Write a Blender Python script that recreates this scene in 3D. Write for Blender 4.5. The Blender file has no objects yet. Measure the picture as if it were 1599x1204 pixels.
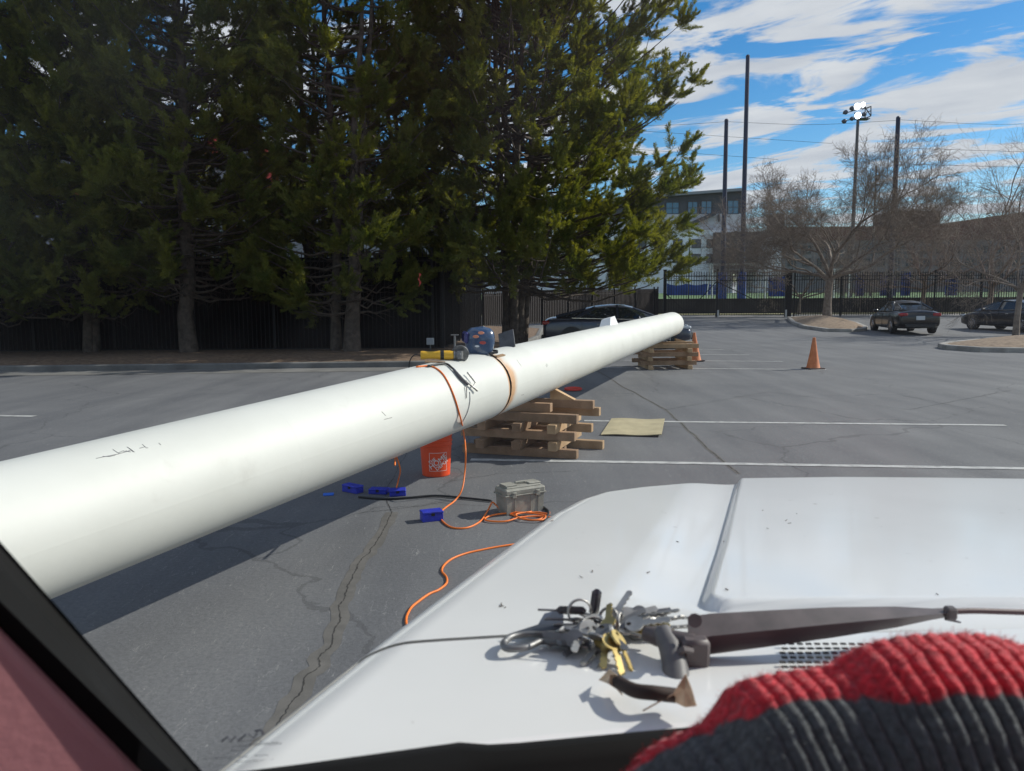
import bpy, math, random
import numpy as np
from mathutils import Vector, Matrix, noise as mnoise

random.seed(7)
RNG = np.random.default_rng(11)
SC = bpy.context.scene
COL = SC.collection
R = math.radians

# ------------------------------------------------------------------ camera
H = 1.55
FPX, CX, CY = 1200.0, 799.5, 602.0
PITCH = math.atan(131 / FPX)
ROLL = R(0.3)
cam = bpy.data.cameras.new('camera')
camo = bpy.data.objects.new('camera', cam)
COL.objects.link(camo)
camo.location = (0, 0, H)
camo.rotation_mode = 'QUATERNION'
camo.rotation_quaternion = (Matrix.Rotation(math.pi / 2 - PITCH, 4, 'X') @ Matrix.Rotation(-ROLL, 4, 'Z')).to_quaternion()
cam.sensor_width = 36
cam.lens = FPX / 1599 * 36
cam.clip_start = 0.02
cam.clip_end = 3000
cam.dof.use_dof = True
cam.dof.focus_distance = 9.0
cam.dof.aperture_fstop = 9.5
SC.camera = camo

# ------------------------------------------------------------------ sky, sun, exposure
SUN_AZ, SUN_EL = 20.0, 32.5          # degrees ahead of due right, and above the horizon
W = bpy.data.worlds.new('World')
SC.world = W
W.use_nodes = True
nt = W.node_tree
nt.nodes.clear()
N, L = nt.nodes.new, nt.links.new
out = N('ShaderNodeOutputWorld'); bg = N('ShaderNodeBackground'); bg.inputs[1].default_value = 0.115
sky = N('ShaderNodeTexSky'); sky.sky_type = 'NISHITA'; sky.sun_disc = False
sky.sun_elevation = R(SUN_EL); sky.sun_rotation = R(90 - SUN_AZ); sky.altitude = 200
sky.air_density = 1.0; sky.dust_density = 0.3; sky.ozone_density = 2.5
hsv = N('ShaderNodeHueSaturation'); hsv.inputs['Saturation'].default_value = 1.42; hsv.inputs['Value'].default_value = 0.95
L(sky.outputs[0], hsv.inputs['Color'])
tc = N('ShaderNodeTexCoord'); sep = N('ShaderNodeSeparateXYZ'); L(tc.outputs['Generated'], sep.inputs[0])
mz = N('ShaderNodeMath'); mz.operation = 'MAXIMUM'; mz.inputs[1].default_value = 0.02; L(sep.outputs['Z'], mz.inputs[0])
az = N('ShaderNodeMath'); az.operation = 'ADD'; az.inputs[1].default_value = 0.11; L(mz.outputs[0], az.inputs[0])
dx = N('ShaderNodeMath'); dx.operation = 'DIVIDE'; L(sep.outputs['X'], dx.inputs[0]); L(az.outputs[0], dx.inputs[1])
dy = N('ShaderNodeMath'); dy.operation = 'DIVIDE'; L(sep.outputs['Y'], dy.inputs[0]); L(az.outputs[0], dy.inputs[1])
cmb = N('ShaderNodeCombineXYZ'); L(dx.outputs[0], cmb.inputs[0]); L(dy.outputs[0], cmb.inputs[1])
mp = N('ShaderNodeMapping'); mp.inputs['Scale'].default_value = (0.75, 1.45, 1); mp.inputs['Location'].default_value = (3.1, 1.2, 0)
mp0 = N('ShaderNodeMapping'); mp0.inputs['Rotation'].default_value = (0, 0, R(38)); L(cmb.outputs[0], mp0.inputs[0]); L(mp0.outputs[0], mp.inputs[0])
cn = N('ShaderNodeTexNoise'); cn.inputs['Scale'].default_value = 2.3; cn.inputs['Detail'].default_value = 9; cn.inputs['Roughness'].default_value = 0.58; cn.inputs['Distortion'].default_value = 0.5
L(mp.outputs[0], cn.inputs['Vector'])
cr = N('ShaderNodeValToRGB'); cr.color_ramp.elements[0].position = 0.45; cr.color_ramp.elements[1].position = 0.545
cr.color_ramp.interpolation = 'EASE'
L(cn.outputs['Fac'], cr.inputs[0])
cn2 = N('ShaderNodeTexNoise'); cn2.inputs['Scale'].default_value = 4; cn2.inputs['Detail'].default_value = 6; L(mp.outputs[0], cn2.inputs['Vector'])
cc = N('ShaderNodeValToRGB'); cc.color_ramp.elements[0].position = 0.3; cc.color_ramp.elements[1].position = 0.7
cc.color_ramp.elements[0].color = (4.3, 4.6, 5.2, 1); cc.color_ramp.elements[1].color = (5.6, 5.8, 6.2, 1)
L(cn2.outputs['Fac'], cc.inputs[0])
mx = N('ShaderNodeMix'); mx.data_type = 'RGBA'
L(cr.outputs[0], mx.inputs['Factor']); L(hsv.outputs[0], mx.inputs['A']); L(cc.outputs[0], mx.inputs['B'])
L(mx.outputs['Result'], bg.inputs[0]); L(bg.outputs[0], out.inputs[0])

sl = bpy.data.lights.new('sun', 'SUN'); sl.energy = 4.2; sl.angle = R(0.53); sl.color = (1.0, 0.955, 0.87)
so = bpy.data.objects.new('sun', sl); COL.objects.link(so)
sdir = Vector((math.cos(R(SUN_AZ)) * math.cos(R(SUN_EL)), math.sin(R(SUN_AZ)) * math.cos(R(SUN_EL)), math.sin(R(SUN_EL))))
so.rotation_mode = 'QUATERNION'; so.rotation_quaternion = sdir.to_track_quat('Z', 'Y')
SC.view_settings.view_transform = 'Standard'; SC.view_settings.look = 'None'
SC.view_settings.exposure = 0.15; SC.view_settings.gamma = 1

# ------------------------------------------------------------------ surveying helpers (photo point -> point of the place)
def ray(px, py):
    u, v = px - CX, -(py - CY)
    u, v = u * math.cos(ROLL) + v * math.sin(ROLL), -u * math.sin(ROLL) + v * math.cos(ROLL)
    return Vector((u, FPX * math.cos(PITCH) + v * math.sin(PITCH), -FPX * math.sin(PITCH) + v * math.cos(PITCH))).normalized()
EYE = Vector((0, 0, H))
def at_z(px, py, z=0.0):
    d = ray(px, py); return EYE + d * ((z - H) / d.z)
def at_y(px, py, y):
    d = ray(px, py); return EYE + d * (y / d.y)
def gz(y):                                   # the lot is level, then climbs gently to the gate
    return 0.02 * min(max(y - 32, 0), 25)
def at_g(px, py):
    p = at_z(px, py, 0)
    for _ in range(12): p = at_z(px, py, gz(p.y))
    return p

# ------------------------------------------------------------------ materials
MATS = {}
def mat(name, col, rough=0.6, metal=0.0, var=0.0, vscale=3.0, col2=None, bump=0.0, bscale=40.0, coat=0.0, spec=0.5, emit=0.0, trans=0.0, detail=6, lo=0.35, hi=0.65):
    if name in MATS: return MATS[name]
    m = bpy.data.materials.new(name); m.use_nodes = True
    t = m.node_tree; b = t.nodes['Principled BSDF']
    b.inputs['Base Color'].default_value = (*col, 1); b.inputs['Roughness'].default_value = rough
    b.inputs['Metallic'].default_value = metal; b.inputs['Specular IOR Level'].default_value = spec
    if coat: b.inputs['Coat Weight'].default_value = coat; b.inputs['Coat Roughness'].default_value = 0.08
    if trans: b.inputs['Transmission Weight'].default_value = trans
    if emit: b.inputs['Emission Color'].default_value = (*col, 1); b.inputs['Emission Strength'].default_value = emit
    tx = t.nodes.new('ShaderNodeTexCoord')
    if var or col2:
        n = t.nodes.new('ShaderNodeTexNoise'); n.inputs['Scale'].default_value = vscale; n.inputs['Detail'].default_value = detail
        n.inputs['Roughness'].default_value = 0.6
        t.links.new(tx.outputs['Object'], n.inputs['Vector'])
        c = t.nodes.new('ShaderNodeValToRGB')
        c.color_ramp.elements[0].position = lo; c.color_ramp.elements[1].position = hi
        a2 = col2 if col2 else tuple(min(1, x * (1 + var)) for x in col)
        a1 = col if col2 else tuple(x * (1 - var) for x in col)
        c.color_ramp.elements[0].color = (*a1, 1); c.color_ramp.elements[1].color = (*a2, 1)
        t.links.new(n.outputs['Fac'], c.inputs[0]); t.links.new(c.outputs[0], b.inputs['Base Color'])
    if bump:
        n2 = t.nodes.new('ShaderNodeTexNoise'); n2.inputs['Scale'].default_value = bscale; n2.inputs['Detail'].default_value = 4
        t.links.new(tx.outputs['Object'], n2.inputs['Vector'])
        bp = t.nodes.new('ShaderNodeBump'); bp.inputs['Strength'].default_value = bump; bp.inputs['Distance'].default_value = 0.01
        t.links.new(n2.outputs['Fac'], bp.inputs['Height']); t.links.new(bp.outputs[0], b.inputs['Normal'])
    MATS[name] = m
    return m

def per_object(m):
    t = m.node_tree; b = t.nodes['Principled BSDF']; src = b.inputs['Base Color'].links[0].from_socket
    oi = t.nodes.new('ShaderNodeObjectInfo'); mr = t.nodes.new('ShaderNodeMapRange'); mr.inputs['To Min'].default_value = .68; mr.inputs['To Max'].default_value = 1.15; t.links.new(oi.outputs['Random'], mr.inputs['Value'])
    mx = t.nodes.new('ShaderNodeMix'); mx.data_type = 'RGBA'; mx.blend_type = 'MULTIPLY'; mx.inputs['Factor'].default_value = 1; t.links.new(src, mx.inputs['A']); t.links.new(mr.outputs['Result'], mx.inputs['B']); t.links.new(mx.outputs['Result'], b.inputs['Base Color'])
    return m
def asphalt():
    m = bpy.data.materials.new('asphalt'); m.use_nodes = True; t = m.node_tree; b = t.nodes['Principled BSDF']
    n = t.nodes.new; l = t.links.new
    tx = n('ShaderNodeTexCoord')
    big = n('ShaderNodeTexNoise'); big.inputs['Scale'].default_value = 0.35; big.inputs['Detail'].default_value = 8; big.inputs['Roughness'].default_value = 0.65
    fine = n('ShaderNodeTexNoise'); fine.inputs['Scale'].default_value = 45; fine.inputs['Detail'].default_value = 5; fine.inputs['Roughness'].default_value = 0.8
    mpn = n('ShaderNodeMapping'); mpn.inputs['Rotation'].default_value = (0, 0, R(-18)); mpn.inputs['Scale'].default_value = (1, 0.12, 1)
    strk = n('ShaderNodeTexNoise'); strk.inputs['Scale'].default_value = 2.2; strk.inputs['Detail'].default_value = 8
    l(tx.outputs['Object'], big.inputs['Vector']); l(tx.outputs['Object'], fine.inputs['Vector']); l(tx.outputs['Object'], mpn.inputs[0]); l(mpn.outputs[0], strk.inputs['Vector'])
    r1 = n('ShaderNodeValToRGB'); r1.color_ramp.elements[0].position = .3; r1.color_ramp.elements[1].position = .7
    r1.color_ramp.elements[0].color = (.100, .103, .112, 1); r1.color_ramp.elements[1].color = (.147, .150, .156, 1); l(big.outputs['Fac'], r1.inputs[0])
    r2 = n('ShaderNodeValToRGB'); r2.color_ramp.elements[0].position = .3; r2.color_ramp.elements[1].position = .72
    r2.color_ramp.elements[0].color = (.75, .75, .75, 1); r2.color_ramp.elements[1].color = (1.28, 1.27, 1.25, 1); l(fine.outputs['Fac'], r2.inputs[0])
    r3 = n('ShaderNodeValToRGB'); r3.color_ramp.elements[0].position = .35; r3.color_ramp.elements[1].position = .65
    r3.color_ramp.elements[0].color = (.85, .85, .86, 1); r3.color_ramp.elements[1].color = (1.15, 1.14, 1.12, 1); l(strk.outputs['Fac'], r3.inputs[0])
    m1 = n('ShaderNodeMix'); m1.data_type = 'RGBA'; m1.blend_type = 'MULTIPLY'; m1.inputs['Factor'].default_value = 1
    m2 = n('ShaderNodeMix'); m2.data_type = 'RGBA'; m2.blend_type = 'MULTIPLY'; m2.inputs['Factor'].default_value = 1
    l(r1.outputs[0], m1.inputs['A']); l(r2.outputs[0], m1.inputs['B']); l(m1.outputs['Result'], m2.inputs['A']); l(r3.outputs[0], m2.inputs['B'])
    # hairline scuffs: thin pale lines where a distorted noise crosses its middle value
    mps = n('ShaderNodeMapping'); mps.inputs['Rotation'].default_value = (0, 0, R(35)); mps.inputs['Scale'].default_value = (1, .25, 1)
    sc = n('ShaderNodeTexNoise'); sc.inputs['Scale'].default_value = 26; sc.inputs['Detail'].default_value = 3; sc.inputs['Distortion'].default_value = 1.2
    l(tx.outputs['Object'], mps.inputs[0]); l(mps.outputs[0], sc.inputs['Vector'])
    sb = n('ShaderNodeMath'); sb.operation = 'SUBTRACT'; sb.inputs[1].default_value = .66; l(sc.outputs['Fac'], sb.inputs[0])
    ab = n('ShaderNodeMath'); ab.operation = 'ABSOLUTE'; l(sb.outputs[0], ab.inputs[0])
    lt = n('ShaderNodeMath'); lt.operation = 'LESS_THAN'; lt.inputs[1].default_value = .007; l(ab.outputs[0], lt.inputs[0])
    hf = n('ShaderNodeMath'); hf.operation = 'MULTIPLY'; hf.inputs[1].default_value = .55; l(lt.outputs[0], hf.inputs[0])
    m3 = n('ShaderNodeMix'); m3.data_type = 'RGBA'; m3.inputs['B'].default_value = (.3, .3, .29, 1)
    l(hf.outputs[0], m3.inputs['Factor']); l(m2.outputs['Result'], m3.inputs['A'])
    # fine wandering cracks
    vo = n('ShaderNodeTexVoronoi'); vo.feature = 'DISTANCE_TO_EDGE'; vo.inputs['Scale'].default_value = .28
    dn = n('ShaderNodeTexNoise'); dn.inputs['Scale'].default_value = 1.7; dn.inputs['Detail'].default_value = 8; l(tx.outputs['Object'], dn.inputs['Vector'])
    av = n('ShaderNodeVectorMath'); av.operation = 'MULTIPLY_ADD'; av.inputs[1].default_value = (.7, .7, 0); l(dn.outputs['Color'], av.inputs[0]); l(tx.outputs['Object'], av.inputs[2])
    l(av.outputs[0], vo.inputs['Vector'])
    l4 = n('ShaderNodeMath'); l4.operation = 'LESS_THAN'; l4.inputs[1].default_value = .0035; l(vo.outputs['Distance'], l4.inputs[0])
    l5 = n('ShaderNodeMath'); l5.operation = 'MULTIPLY'; l5.inputs[1].default_value = .35; l(l4.outputs[0], l5.inputs[0])
    m4 = n('ShaderNodeMix'); m4.data_type = 'RGBA'; m4.inputs['B'].default_value = (.03, .03, .032, 1)
    l(l5.outputs[0], m4.inputs['Factor']); l(m3.outputs['Result'], m4.inputs['A'])
    l(m4.outputs['Result'], b.inputs['Base Color']); b.inputs['Roughness'].default_value = .85
    bp = n('ShaderNodeBump'); bp.inputs['Strength'].default_value = .5; bp.inputs['Distance'].default_value = .006
    l(fine.outputs['Fac'], bp.inputs['Height']); l(bp.outputs[0], b.inputs['Normal'])
    return m

# ------------------------------------------------------------------ mesh building
ORG = {}
class MB:
    def __init__(s): s.v = []; s.f = []; s.m = []; s.cur = 0
    def add(s, vs, fs, M=None):
        o = len(s.v)
        s.v += [(M @ Vector(v)) if M else Vector(v) for v in vs]
        for f in fs: s.f.append([i + o for i in f]); s.m.append(s.cur)
        return s
    def box(s, c, d, M=None, bev=0.0):
        x, y, z = d[0] / 2, d[1] / 2, d[2] / 2
        b = min(bev, x * .9, y * .9, z * .9)
        T = Matrix.Translation(c); T = (M @ T) if M else T
        if b <= 0:
            vs = [(i * x, j * y, k * z) for k in (-1, 1) for j in (-1, 1) for i in (-1, 1)]
            fs = [(0, 2, 3, 1), (4, 5, 7, 6), (0, 1, 5, 4), (2, 6, 7, 3), (0, 4, 6, 2), (1, 3, 7, 5)]
            return s.add(vs, fs, T)
        vs = []
        idx = {}
        for i in (-1, 1):
            for j in (-1, 1):
                for k in (-1, 1):
                    for a in range(3):
                        p = [i * (x - b), j * (y - b), k * (z - b)]
                        p[a] = (i * x, j * y, k * z)[a]
                        idx[(i, j, k, a)] = len(vs); vs.append(p)
        fs = []
        for a in range(3):
            o1, o2 = [q for q in range(3) if q != a]
            for sg in (-1, 1):
                q = []
                for (u, w) in ((-1, -1), (1, -1), (1, 1), (-1, 1)):
                    k = [0, 0, 0]; k[a] = sg; k[o1] = u; k[o2] = w; q.append(idx[(k[0], k[1], k[2], a)])
                fs.append(q)
            for u in (-1, 1):
                for w in (-1, 1):
                    k0 = [0, 0, 0]; k0[a] = -1; k0[o1] = u; k0[o2] = w; k1 = list(k0); k1[a] = 1
                    fs.append([idx[(*k0, o1)], idx[(*k1, o1)], idx[(*k1, o2)], idx[(*k0, o2)]])
        for i in (-1, 1):
            for j in (-1, 1):
                for k in (-1, 1): fs.append([idx[(i, j, k, a)] for a in range(3)])
        return s.add(vs, fs, T)
    def bar(s, a, b, w, h=None, up=(0, 0, 1), bev=0.0, w2=None):
        a, b = Vector(a), Vector(b); d = b - a; ln = d.length
        z = Vector(up); x = d.normalized(); y = z.cross(x)
        if y.length < 1e-4: y = Vector((0, 1, 0)).cross(x)
        y.normalize(); z = x.cross(y)
        M = Matrix((x, y, z)).transposed().to_4x4(); M.translation = (a + b) / 2
        return s.box((0, 0, 0), (ln, w, h or w), M, bev)
    def tube(s, pts, r, n=8, cap=True, up=None):
        pts = [Vector(p) for p in pts]; k = len(pts)
        rs = r if isinstance(r, (list, tuple)) else [r] * k
        vs = []; prev = None
        for i, p in enumerate(pts):
            t = (pts[min(i + 1, k - 1)] - pts[max(i - 1, 0)])
            t = t.normalized() if t.length > 1e-9 else Vector((0, 0, 1))
            if prev is None:
                a = Vector(up) if up else (Vector((0, 0, 1)) if abs(t.z) < .9 else Vector((1, 0, 0)))
                u = t.cross(a).normalized()
            else:
                u = prev - t * prev.dot(t); u = u.normalized() if u.length > 1e-6 else t.orthogonal().normalized()
            prev = u; w = t.cross(u)
            for j in range(n):
                an = 2 * math.pi * j / n
                vs.append(p + (u * math.cos(an) + w * math.sin(an)) * rs[i])
        fs = [(i * n + j, i * n + (j + 1) % n, (i + 1) * n + (j + 1) % n, (i + 1) * n + j) for i in range(k - 1) for j in range(n)]
        if cap: fs += [tuple(range(n))[::-1], tuple(range((k - 1) * n, k * n))]
        return s.add(vs, fs)
    def lathe(s, prof, n=24, M=None, cap=True):
        vs = [(r * math.cos(2 * math.pi * j / n), r * math.sin(2 * math.pi * j / n), z) for r, z in prof for j in range(n)]
        k = len(prof)
        fs = [(i * n + j, i * n + (j + 1) % n, (i + 1) * n + (j + 1) % n, (i + 1) * n + j) for i in range(k - 1) for j in range(n)]
        if cap: fs += [tuple(range(n))[::-1], tuple(range((k - 1) * n, k * n))]
        return s.add(vs, fs, M)
    def prism(s, poly, z0, z1, M=None):
        n = len(poly)
        vs = [(x, y, z0) for x, y in poly] + [(x, y, z1) for x, y in poly]
        fs = [tuple(range(n))[::-1], tuple(range(n, 2 * n))] + [(i, (i + 1) % n, n + (i + 1) % n, n + i) for i in range(n)]
        return s.add(vs, fs, M)
    def quad(s, a, b, c, d): return s.add([a, b, c, d], [(0, 1, 2, 3)])
    def grid(s, rows, M=None):
        n = len(rows[0]); vs = [p for r in rows for p in r]
        fs = [(i * n + j, i * n + j + 1, (i + 1) * n + j + 1, (i + 1) * n + j) for i in range(len(rows) - 1) for j in range(n - 1)]
        return s.add(vs, fs, M)
    def build(s, name, mats, parent=None, smooth=False, world=True, recalc=True):
        me = bpy.data.meshes.new(name)
        off = ORG.get(parent.name, Vector()) if (parent and world) else Vector()
        me.from_pydata([tuple(v - off) for v in s.v], [], s.f)
        if not isinstance(mats, (list, tuple)): mats = [mats]
        for m in mats: me.materials.append(m)
        me.polygons.foreach_set('material_index', s.m)
        if recalc:
            import bmesh
            b = bmesh.new(); b.from_mesh(me); bmesh.ops.recalc_face_normals(b, faces=b.faces); b.to_mesh(me); b.free()
        if smooth:
            me.shade_smooth()
            if smooth is not True: 
                try: me.set_sharp_from_angle(angle=R(smooth))
                except Exception: pass
        me.update()
        o = bpy.data.objects.new(name, me); COL.objects.link(o)
        if parent: o.parent = parent; ORG[o.name] = off
        return o

def tag(o, label=None, cat=None, group=None, kind=None):
    if label: o['label'] = label
    if cat: o['category'] = cat
    if group: o['group'] = group
    if kind: o['kind'] = kind
    return o
def thing(name, label, cat, loc=(0, 0, 0), group=None, rz=0):
    o = bpy.data.objects.new(name, None); COL.objects.link(o); o.location = loc; o.rotation_euler.z = rz
    o.empty_display_size = .2
    tag(o, label, cat, group)
    ORG[o.name] = Vector(loc)
    return o
def copy_tree(o, parent=None):
    c = o.copy(); COL.objects.link(c)
    if parent: c.parent = parent
    for ch in o.children: copy_tree(ch, c)
    return c
def smoothpath(pts, n=8):
    P = [Vector(p) for p in pts]; P = [P[0] * 2 - P[1]] + P + [P[-1] * 2 - P[-2]]
    o = []
    for i in range(1, len(P) - 2):
        for k in range(n):
            t = k / n; a, b, c, d = P[i - 1:i + 3]
            o.append(.5 * ((2 * b) + (-a + c) * t + (2 * a - 5 * b + 4 * c - d) * t * t + (-a + 3 * b - 3 * c + d) * t ** 3))
    o.append(P[-2]); return o
def RX(a): return Matrix.Rotation(a, 4, 'X')
def RY(a): return Matrix.Rotation(a, 4, 'Y')
def RZ(a): return Matrix.Rotation(a, 4, 'Z')
def T(*a): return Matrix.Translation(a)
def frame(o, x, z):
    x = Vector(x).normalized(); z = Vector(z); y = z.cross(x).normalized(); z = x.cross(y)
    M = Matrix((x, y, z)).transposed().to_4x4(); M.translation = o; return M
def text_flat(body, size, extrude=0.0):
    cu = bpy.data.curves.new('t', 'FONT'); cu.body = body; cu.size = size; cu.align_x = 'CENTER'; cu.align_y = 'CENTER'; cu.extrude = extrude
    ob = bpy.data.objects.new('t', cu)
    me = bpy.data.meshes.new_from_object(ob)
    v = [tuple(x.co) for x in me.vertices]; f = [tuple(p.vertices) for p in me.polygons]
    bpy.data.objects.remove(ob); bpy.data.curves.remove(cu); bpy.data.meshes.remove(me)
    return v, f

M_ASPH = asphalt()
M_LINE = mat('worn_line_paint', (.24, .24, .235), .8, var=.5, vscale=9, bump=.3, col2=(.47, .47, .455), lo=.3, hi=.55)
M_CONC = mat('concrete', (.33, .31, .28), .9, var=.25, vscale=2, bump=.3)
M_MULCH = mat('mulch', (.10, .06, .035), .95, col2=(.24, .16, .10), vscale=9, bump=1, bscale=25)
M_MULCHL = mat('pale_mulch', (.16, .11, .07), .95, col2=(.30, .22, .15), vscale=7, bump=1, bscale=20)
M_CRACK = mat('crack_fill', (.03, .028, .026), .9)
M_SEAL = mat('crack_dirt', (.095, .090, .083), .9, col2=(.135, .127, .117), vscale=8)
M_BLACKMETAL = mat('black_fence_paint', (.008, .008, .009), .6, spec=.3)
M_SCREEN = mat('black_mesh_screen', (.005, .005, .006), .95, spec=.1)
M_TURF = mat('turf', (.045, .12, .035), .9, col2=(.10, .17, .05), vscale=.05)
M_GRASS = mat('dry_grass', (.16, .15, .05), .95, col2=(.26, .24, .12), vscale=1.2)
M_BARK = mat('bark', (.05, .038, .03), .95, col2=(.12, .095, .075), vscale=6, bump=1, bscale=14)
M_GREYBARK = mat('grey_bark', (.15, .115, .09), .95, col2=(.29, .235, .19), vscale=5, bump=.6, bscale=14)
M_WOOD = mat('new_timber', (.42, .27, .14), .8, col2=(.56, .38, .22), vscale=6, bump=.2, bscale=30)
M_WOODD = mat('darker_timber', (.24, .15, .085), .85, col2=(.36, .23, .14), vscale=6, bump=.3, bscale=30)  # darker of the two timber tones
per_object(M_WOOD); per_object(M_WOODD)
M_BLACKP = mat('black_plastic', (.012, .012, .013), .45)
M_STEEL = mat('bright_steel', (.42, .41, .39), .5, 1, var=.2, vscale=40)
M_BRASS = mat('brass', (.55, .42, .17), .38, 1, var=.15, vscale=40)
M_GREYST = mat('dull_steel', (.20, .20, .20), .5, .8, var=.3, vscale=20)
M_ORANGE = mat('orange_cord', (.85, .19, .02), .5)
M_WHITEG = mat('white_gloss_paint', (.80, .80, .79), .3)

# ================================================================== SETTING
def sheet(name, poly, z, m, kind='structure'):
    b = MB(); b.add([(x, y, z if not callable(z) else z(y)) for x, y in poly], [tuple(range(len(poly)))])
    o = b.build(name, m, recalc=False)
    if o.data.polygons[0].normal.z < 0: o.data.flip_normals()
    tag(o, kind=kind); return o
# ground: one sheet to the horizon
ys = [-60, -10, 0, 10, 20, 30, 32, 36, 40, 45, 50, 57, 60, 70, 120, 300, 1500]
b = MB(); b.grid([[(x, y, gz(y)) for x in (-1500, -200, -60, -20, 0, 20, 60, 200, 1500)] for y in ys])
tag(b.build('ground', M_ASPH), kind='structure')

# parking bay lines
def strip(name, pts, w, z, m):
    b = MB()
    P = [Vector((p[0], p[1], 0)) for p in pts]; rows = []
    for i, p in enumerate(P):
        t = (P[min(i + 1, len(P) - 1)] - P[max(i - 1, 0)]).normalized(); nn = Vector((-t.y, t.x, 0))
        ww = w[i] if isinstance(w, list) else w
        rows.append([tuple(p + nn * ww / 2 + Vector((0, 0, z + gz(p.y)))), tuple(p - nn * ww / 2 + Vector((0, 0, z + gz(p.y))))])
    b.grid(rows)
    o = b.build(name, m, recalc=False)
    if o.data.polygons[0].normal.z < 0: o.data.flip_normals()
    return tag(o, kind='structure')
for a, c, w in (((735, 718), (1640, 732.7), .10), ((912, 657.3), (1570, 664.3), .10), ((-60, 648.6), (54, 650.3), .11), ((800, 573), (1290, 577.4), .10),
             ((940, 562.5), (1222, 564.5), .10), ((1000, 553), (1170, 554.3), .10), ((1040, 545), (1130, 546), .09)):
    p, q = at_g(*a), at_g(*c)
    strip('parking_line', [p.lerp(q, k / 24) for k in range(25)], w, .004, M_LINE)
# long cracks with dirty margins
def crack(pts, wid, band, seed, deep=True):
    rr = random.Random(seed); P = []
    for i in range(len(pts) - 1):
        p, q = at_g(*pts[i]), at_g(*pts[i + 1])
        for k in range(10):
            s = p.lerp(q, k / 10); P.append(s + Vector((mnoise.noise((len(P) * .35, seed, 5)), mnoise.noise((len(P) * .35, seed, 9)), 0)) * .03)
    if band: strip('asphalt_crack_margin', P, [band * (.9 + .35 * mnoise.noise((k * .23, seed, 0)) + .12 * mnoise.noise((k * 1.1, seed, 3))) for k in range(len(P))], .0015, M_SEAL)
    Q = []
    for i in range(len(P) - 1):
        for k in range(4): Q.append(P[i].lerp(P[i + 1], k / 4) + Vector((rr.uniform(-1, 1), rr.uniform(-1, 1), 0)) * wid * .6)
    strip('asphalt_crack', Q, [wid * rr.uniform(.25, 1.3) for _ in Q], .003, M_CRACK)
crack([(612, 800), (590, 845), (560, 880), (538, 930), (520, 1000), (480, 1060), (430, 1140), (380, 1204)], .006, .10, 1)
crack([(612, 800), (600, 770), (640, 700)], .006, 0, 5)
crack([(900, 560), (975, 605), (1040, 640), (1075, 672), (1110, 705), (1160, 745)], .012, .05, 2)
crack([(560, 802), (660, 790), (740, 776)], .006, 0, 3)
crack([(1040, 640), (1200, 612), (1420, 640), (1599, 606)], .009, 0, 6)
crack([(700, 752), (780, 740), (930, 735)], .005, 0, 8)
# left planting bed with kerb and gutter
kx = [(-60, 14.2), (-16, 16.35), (-11, 16.6), (-2.9, 17.3), (-1.2, 17.5), (-.2, 18.3), (.5, 20.5), (1.2, 25), (2.2, 32), (2.6, 38)]
def off(pl, d):
    o = []
    for i, p in enumerate(pl):
        a, c = Vector(pl[max(i - 1, 0)]), Vector(pl[min(i + 1, len(pl) - 1)]); t = (c - a).normalized(); o.append((p[0] - t.y * d, p[1] + t.x * d))
    return o
def kerb(name, pl, w=.16, h=.14, closed=False):
    b = MB(); pts = pl + [pl[0]] if closed else pl
    inn = off(pts, w)
    if closed: inn[-1] = inn[0]
    rows = []
    for p, q in zip(pts, inn):
        z = gz(p[1])
        rows.append([(p[0], p[1], z - .05), (p[0], p[1], z + h - .02), (p[0] + (q[0] - p[0]) * .15, p[1] + (q[1] - p[1]) * .15, z + h), (q[0], q[1], z + h), (q[0], q[1], z - .05)])
    b.grid(rows); return tag(b.build(name, M_CONC), kind='structure')
gut = off(kx, 0); inn = off(kx, 1.05)
b = MB(); b.grid([[(p[0], p[1], .006 + gz(p[1])), (q[0], q[1], .006 + gz(q[1]))] for p, q in zip(kx, inn)]); tag(b.build('gutter', mat('shaded_concrete', (.16, .155, .145), .9, var=.25, vscale=1.5, bump=.3)), kind='structure')  # darker concrete: tree shade on gutter and kerb is put into its colour
k2 = off(kx, 1.05); kerb('kerb_edging', k2).data.materials[0] = MATS['shaded_concrete']
bed = off(kx, 1.2)
b = MB(); rows = []
for p in bed:
    far = 42 if p[0] > -2 else 60
    row = []
    for k in range(9):
        t = k / 8; y = p[1] + (far - p[1]) * t ** 1.6
        row.append((p[0] if p[0] < -2 else p[0] + (-2.2 - p[0]) * t, y, gz(y) + .10 + .05 * mnoise.noise((p[0] * .5, y * .5, 0)) + .04 * min(1, k)))
    rows.append(row)
b.grid(rows); tag(b.build('mulch_bed', M_MULCH, smooth=True), kind='structure')
# gate apron, verge, retaining wall, raised pitch
sheet('concrete_apron', [(10.2, 52.2), (19.4, 52.2), (19.4, 54.4), (10.2, 54.4)], lambda y: gz(y) + .006, M_CONC)
sheet('sidewalk', [(-4, 54.6), (70, 54.6), (70, 56.4), (-4, 56.4)], lambda y: gz(y) + .006, M_CONC)
sheet('grass_verge', [(-4, 56.6), (80, 56.6), (80, 63), (-4, 63)], lambda y: gz(y) + .008, M_GRASS)
b = MB()
b.grid([[(x, y, z) for x in (-30, 0, 20, 40, 90)] for y, z in ((63.35, 1.6), (75, 1.66), (100, 2.1), (140, 2.9), (220, 3.2))])
tag(b.build('turf_pitch', M_TURF), kind='structure')
for x, y, w, l_, hh in ((0, 0, 0, 0, 0),): pass

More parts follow.
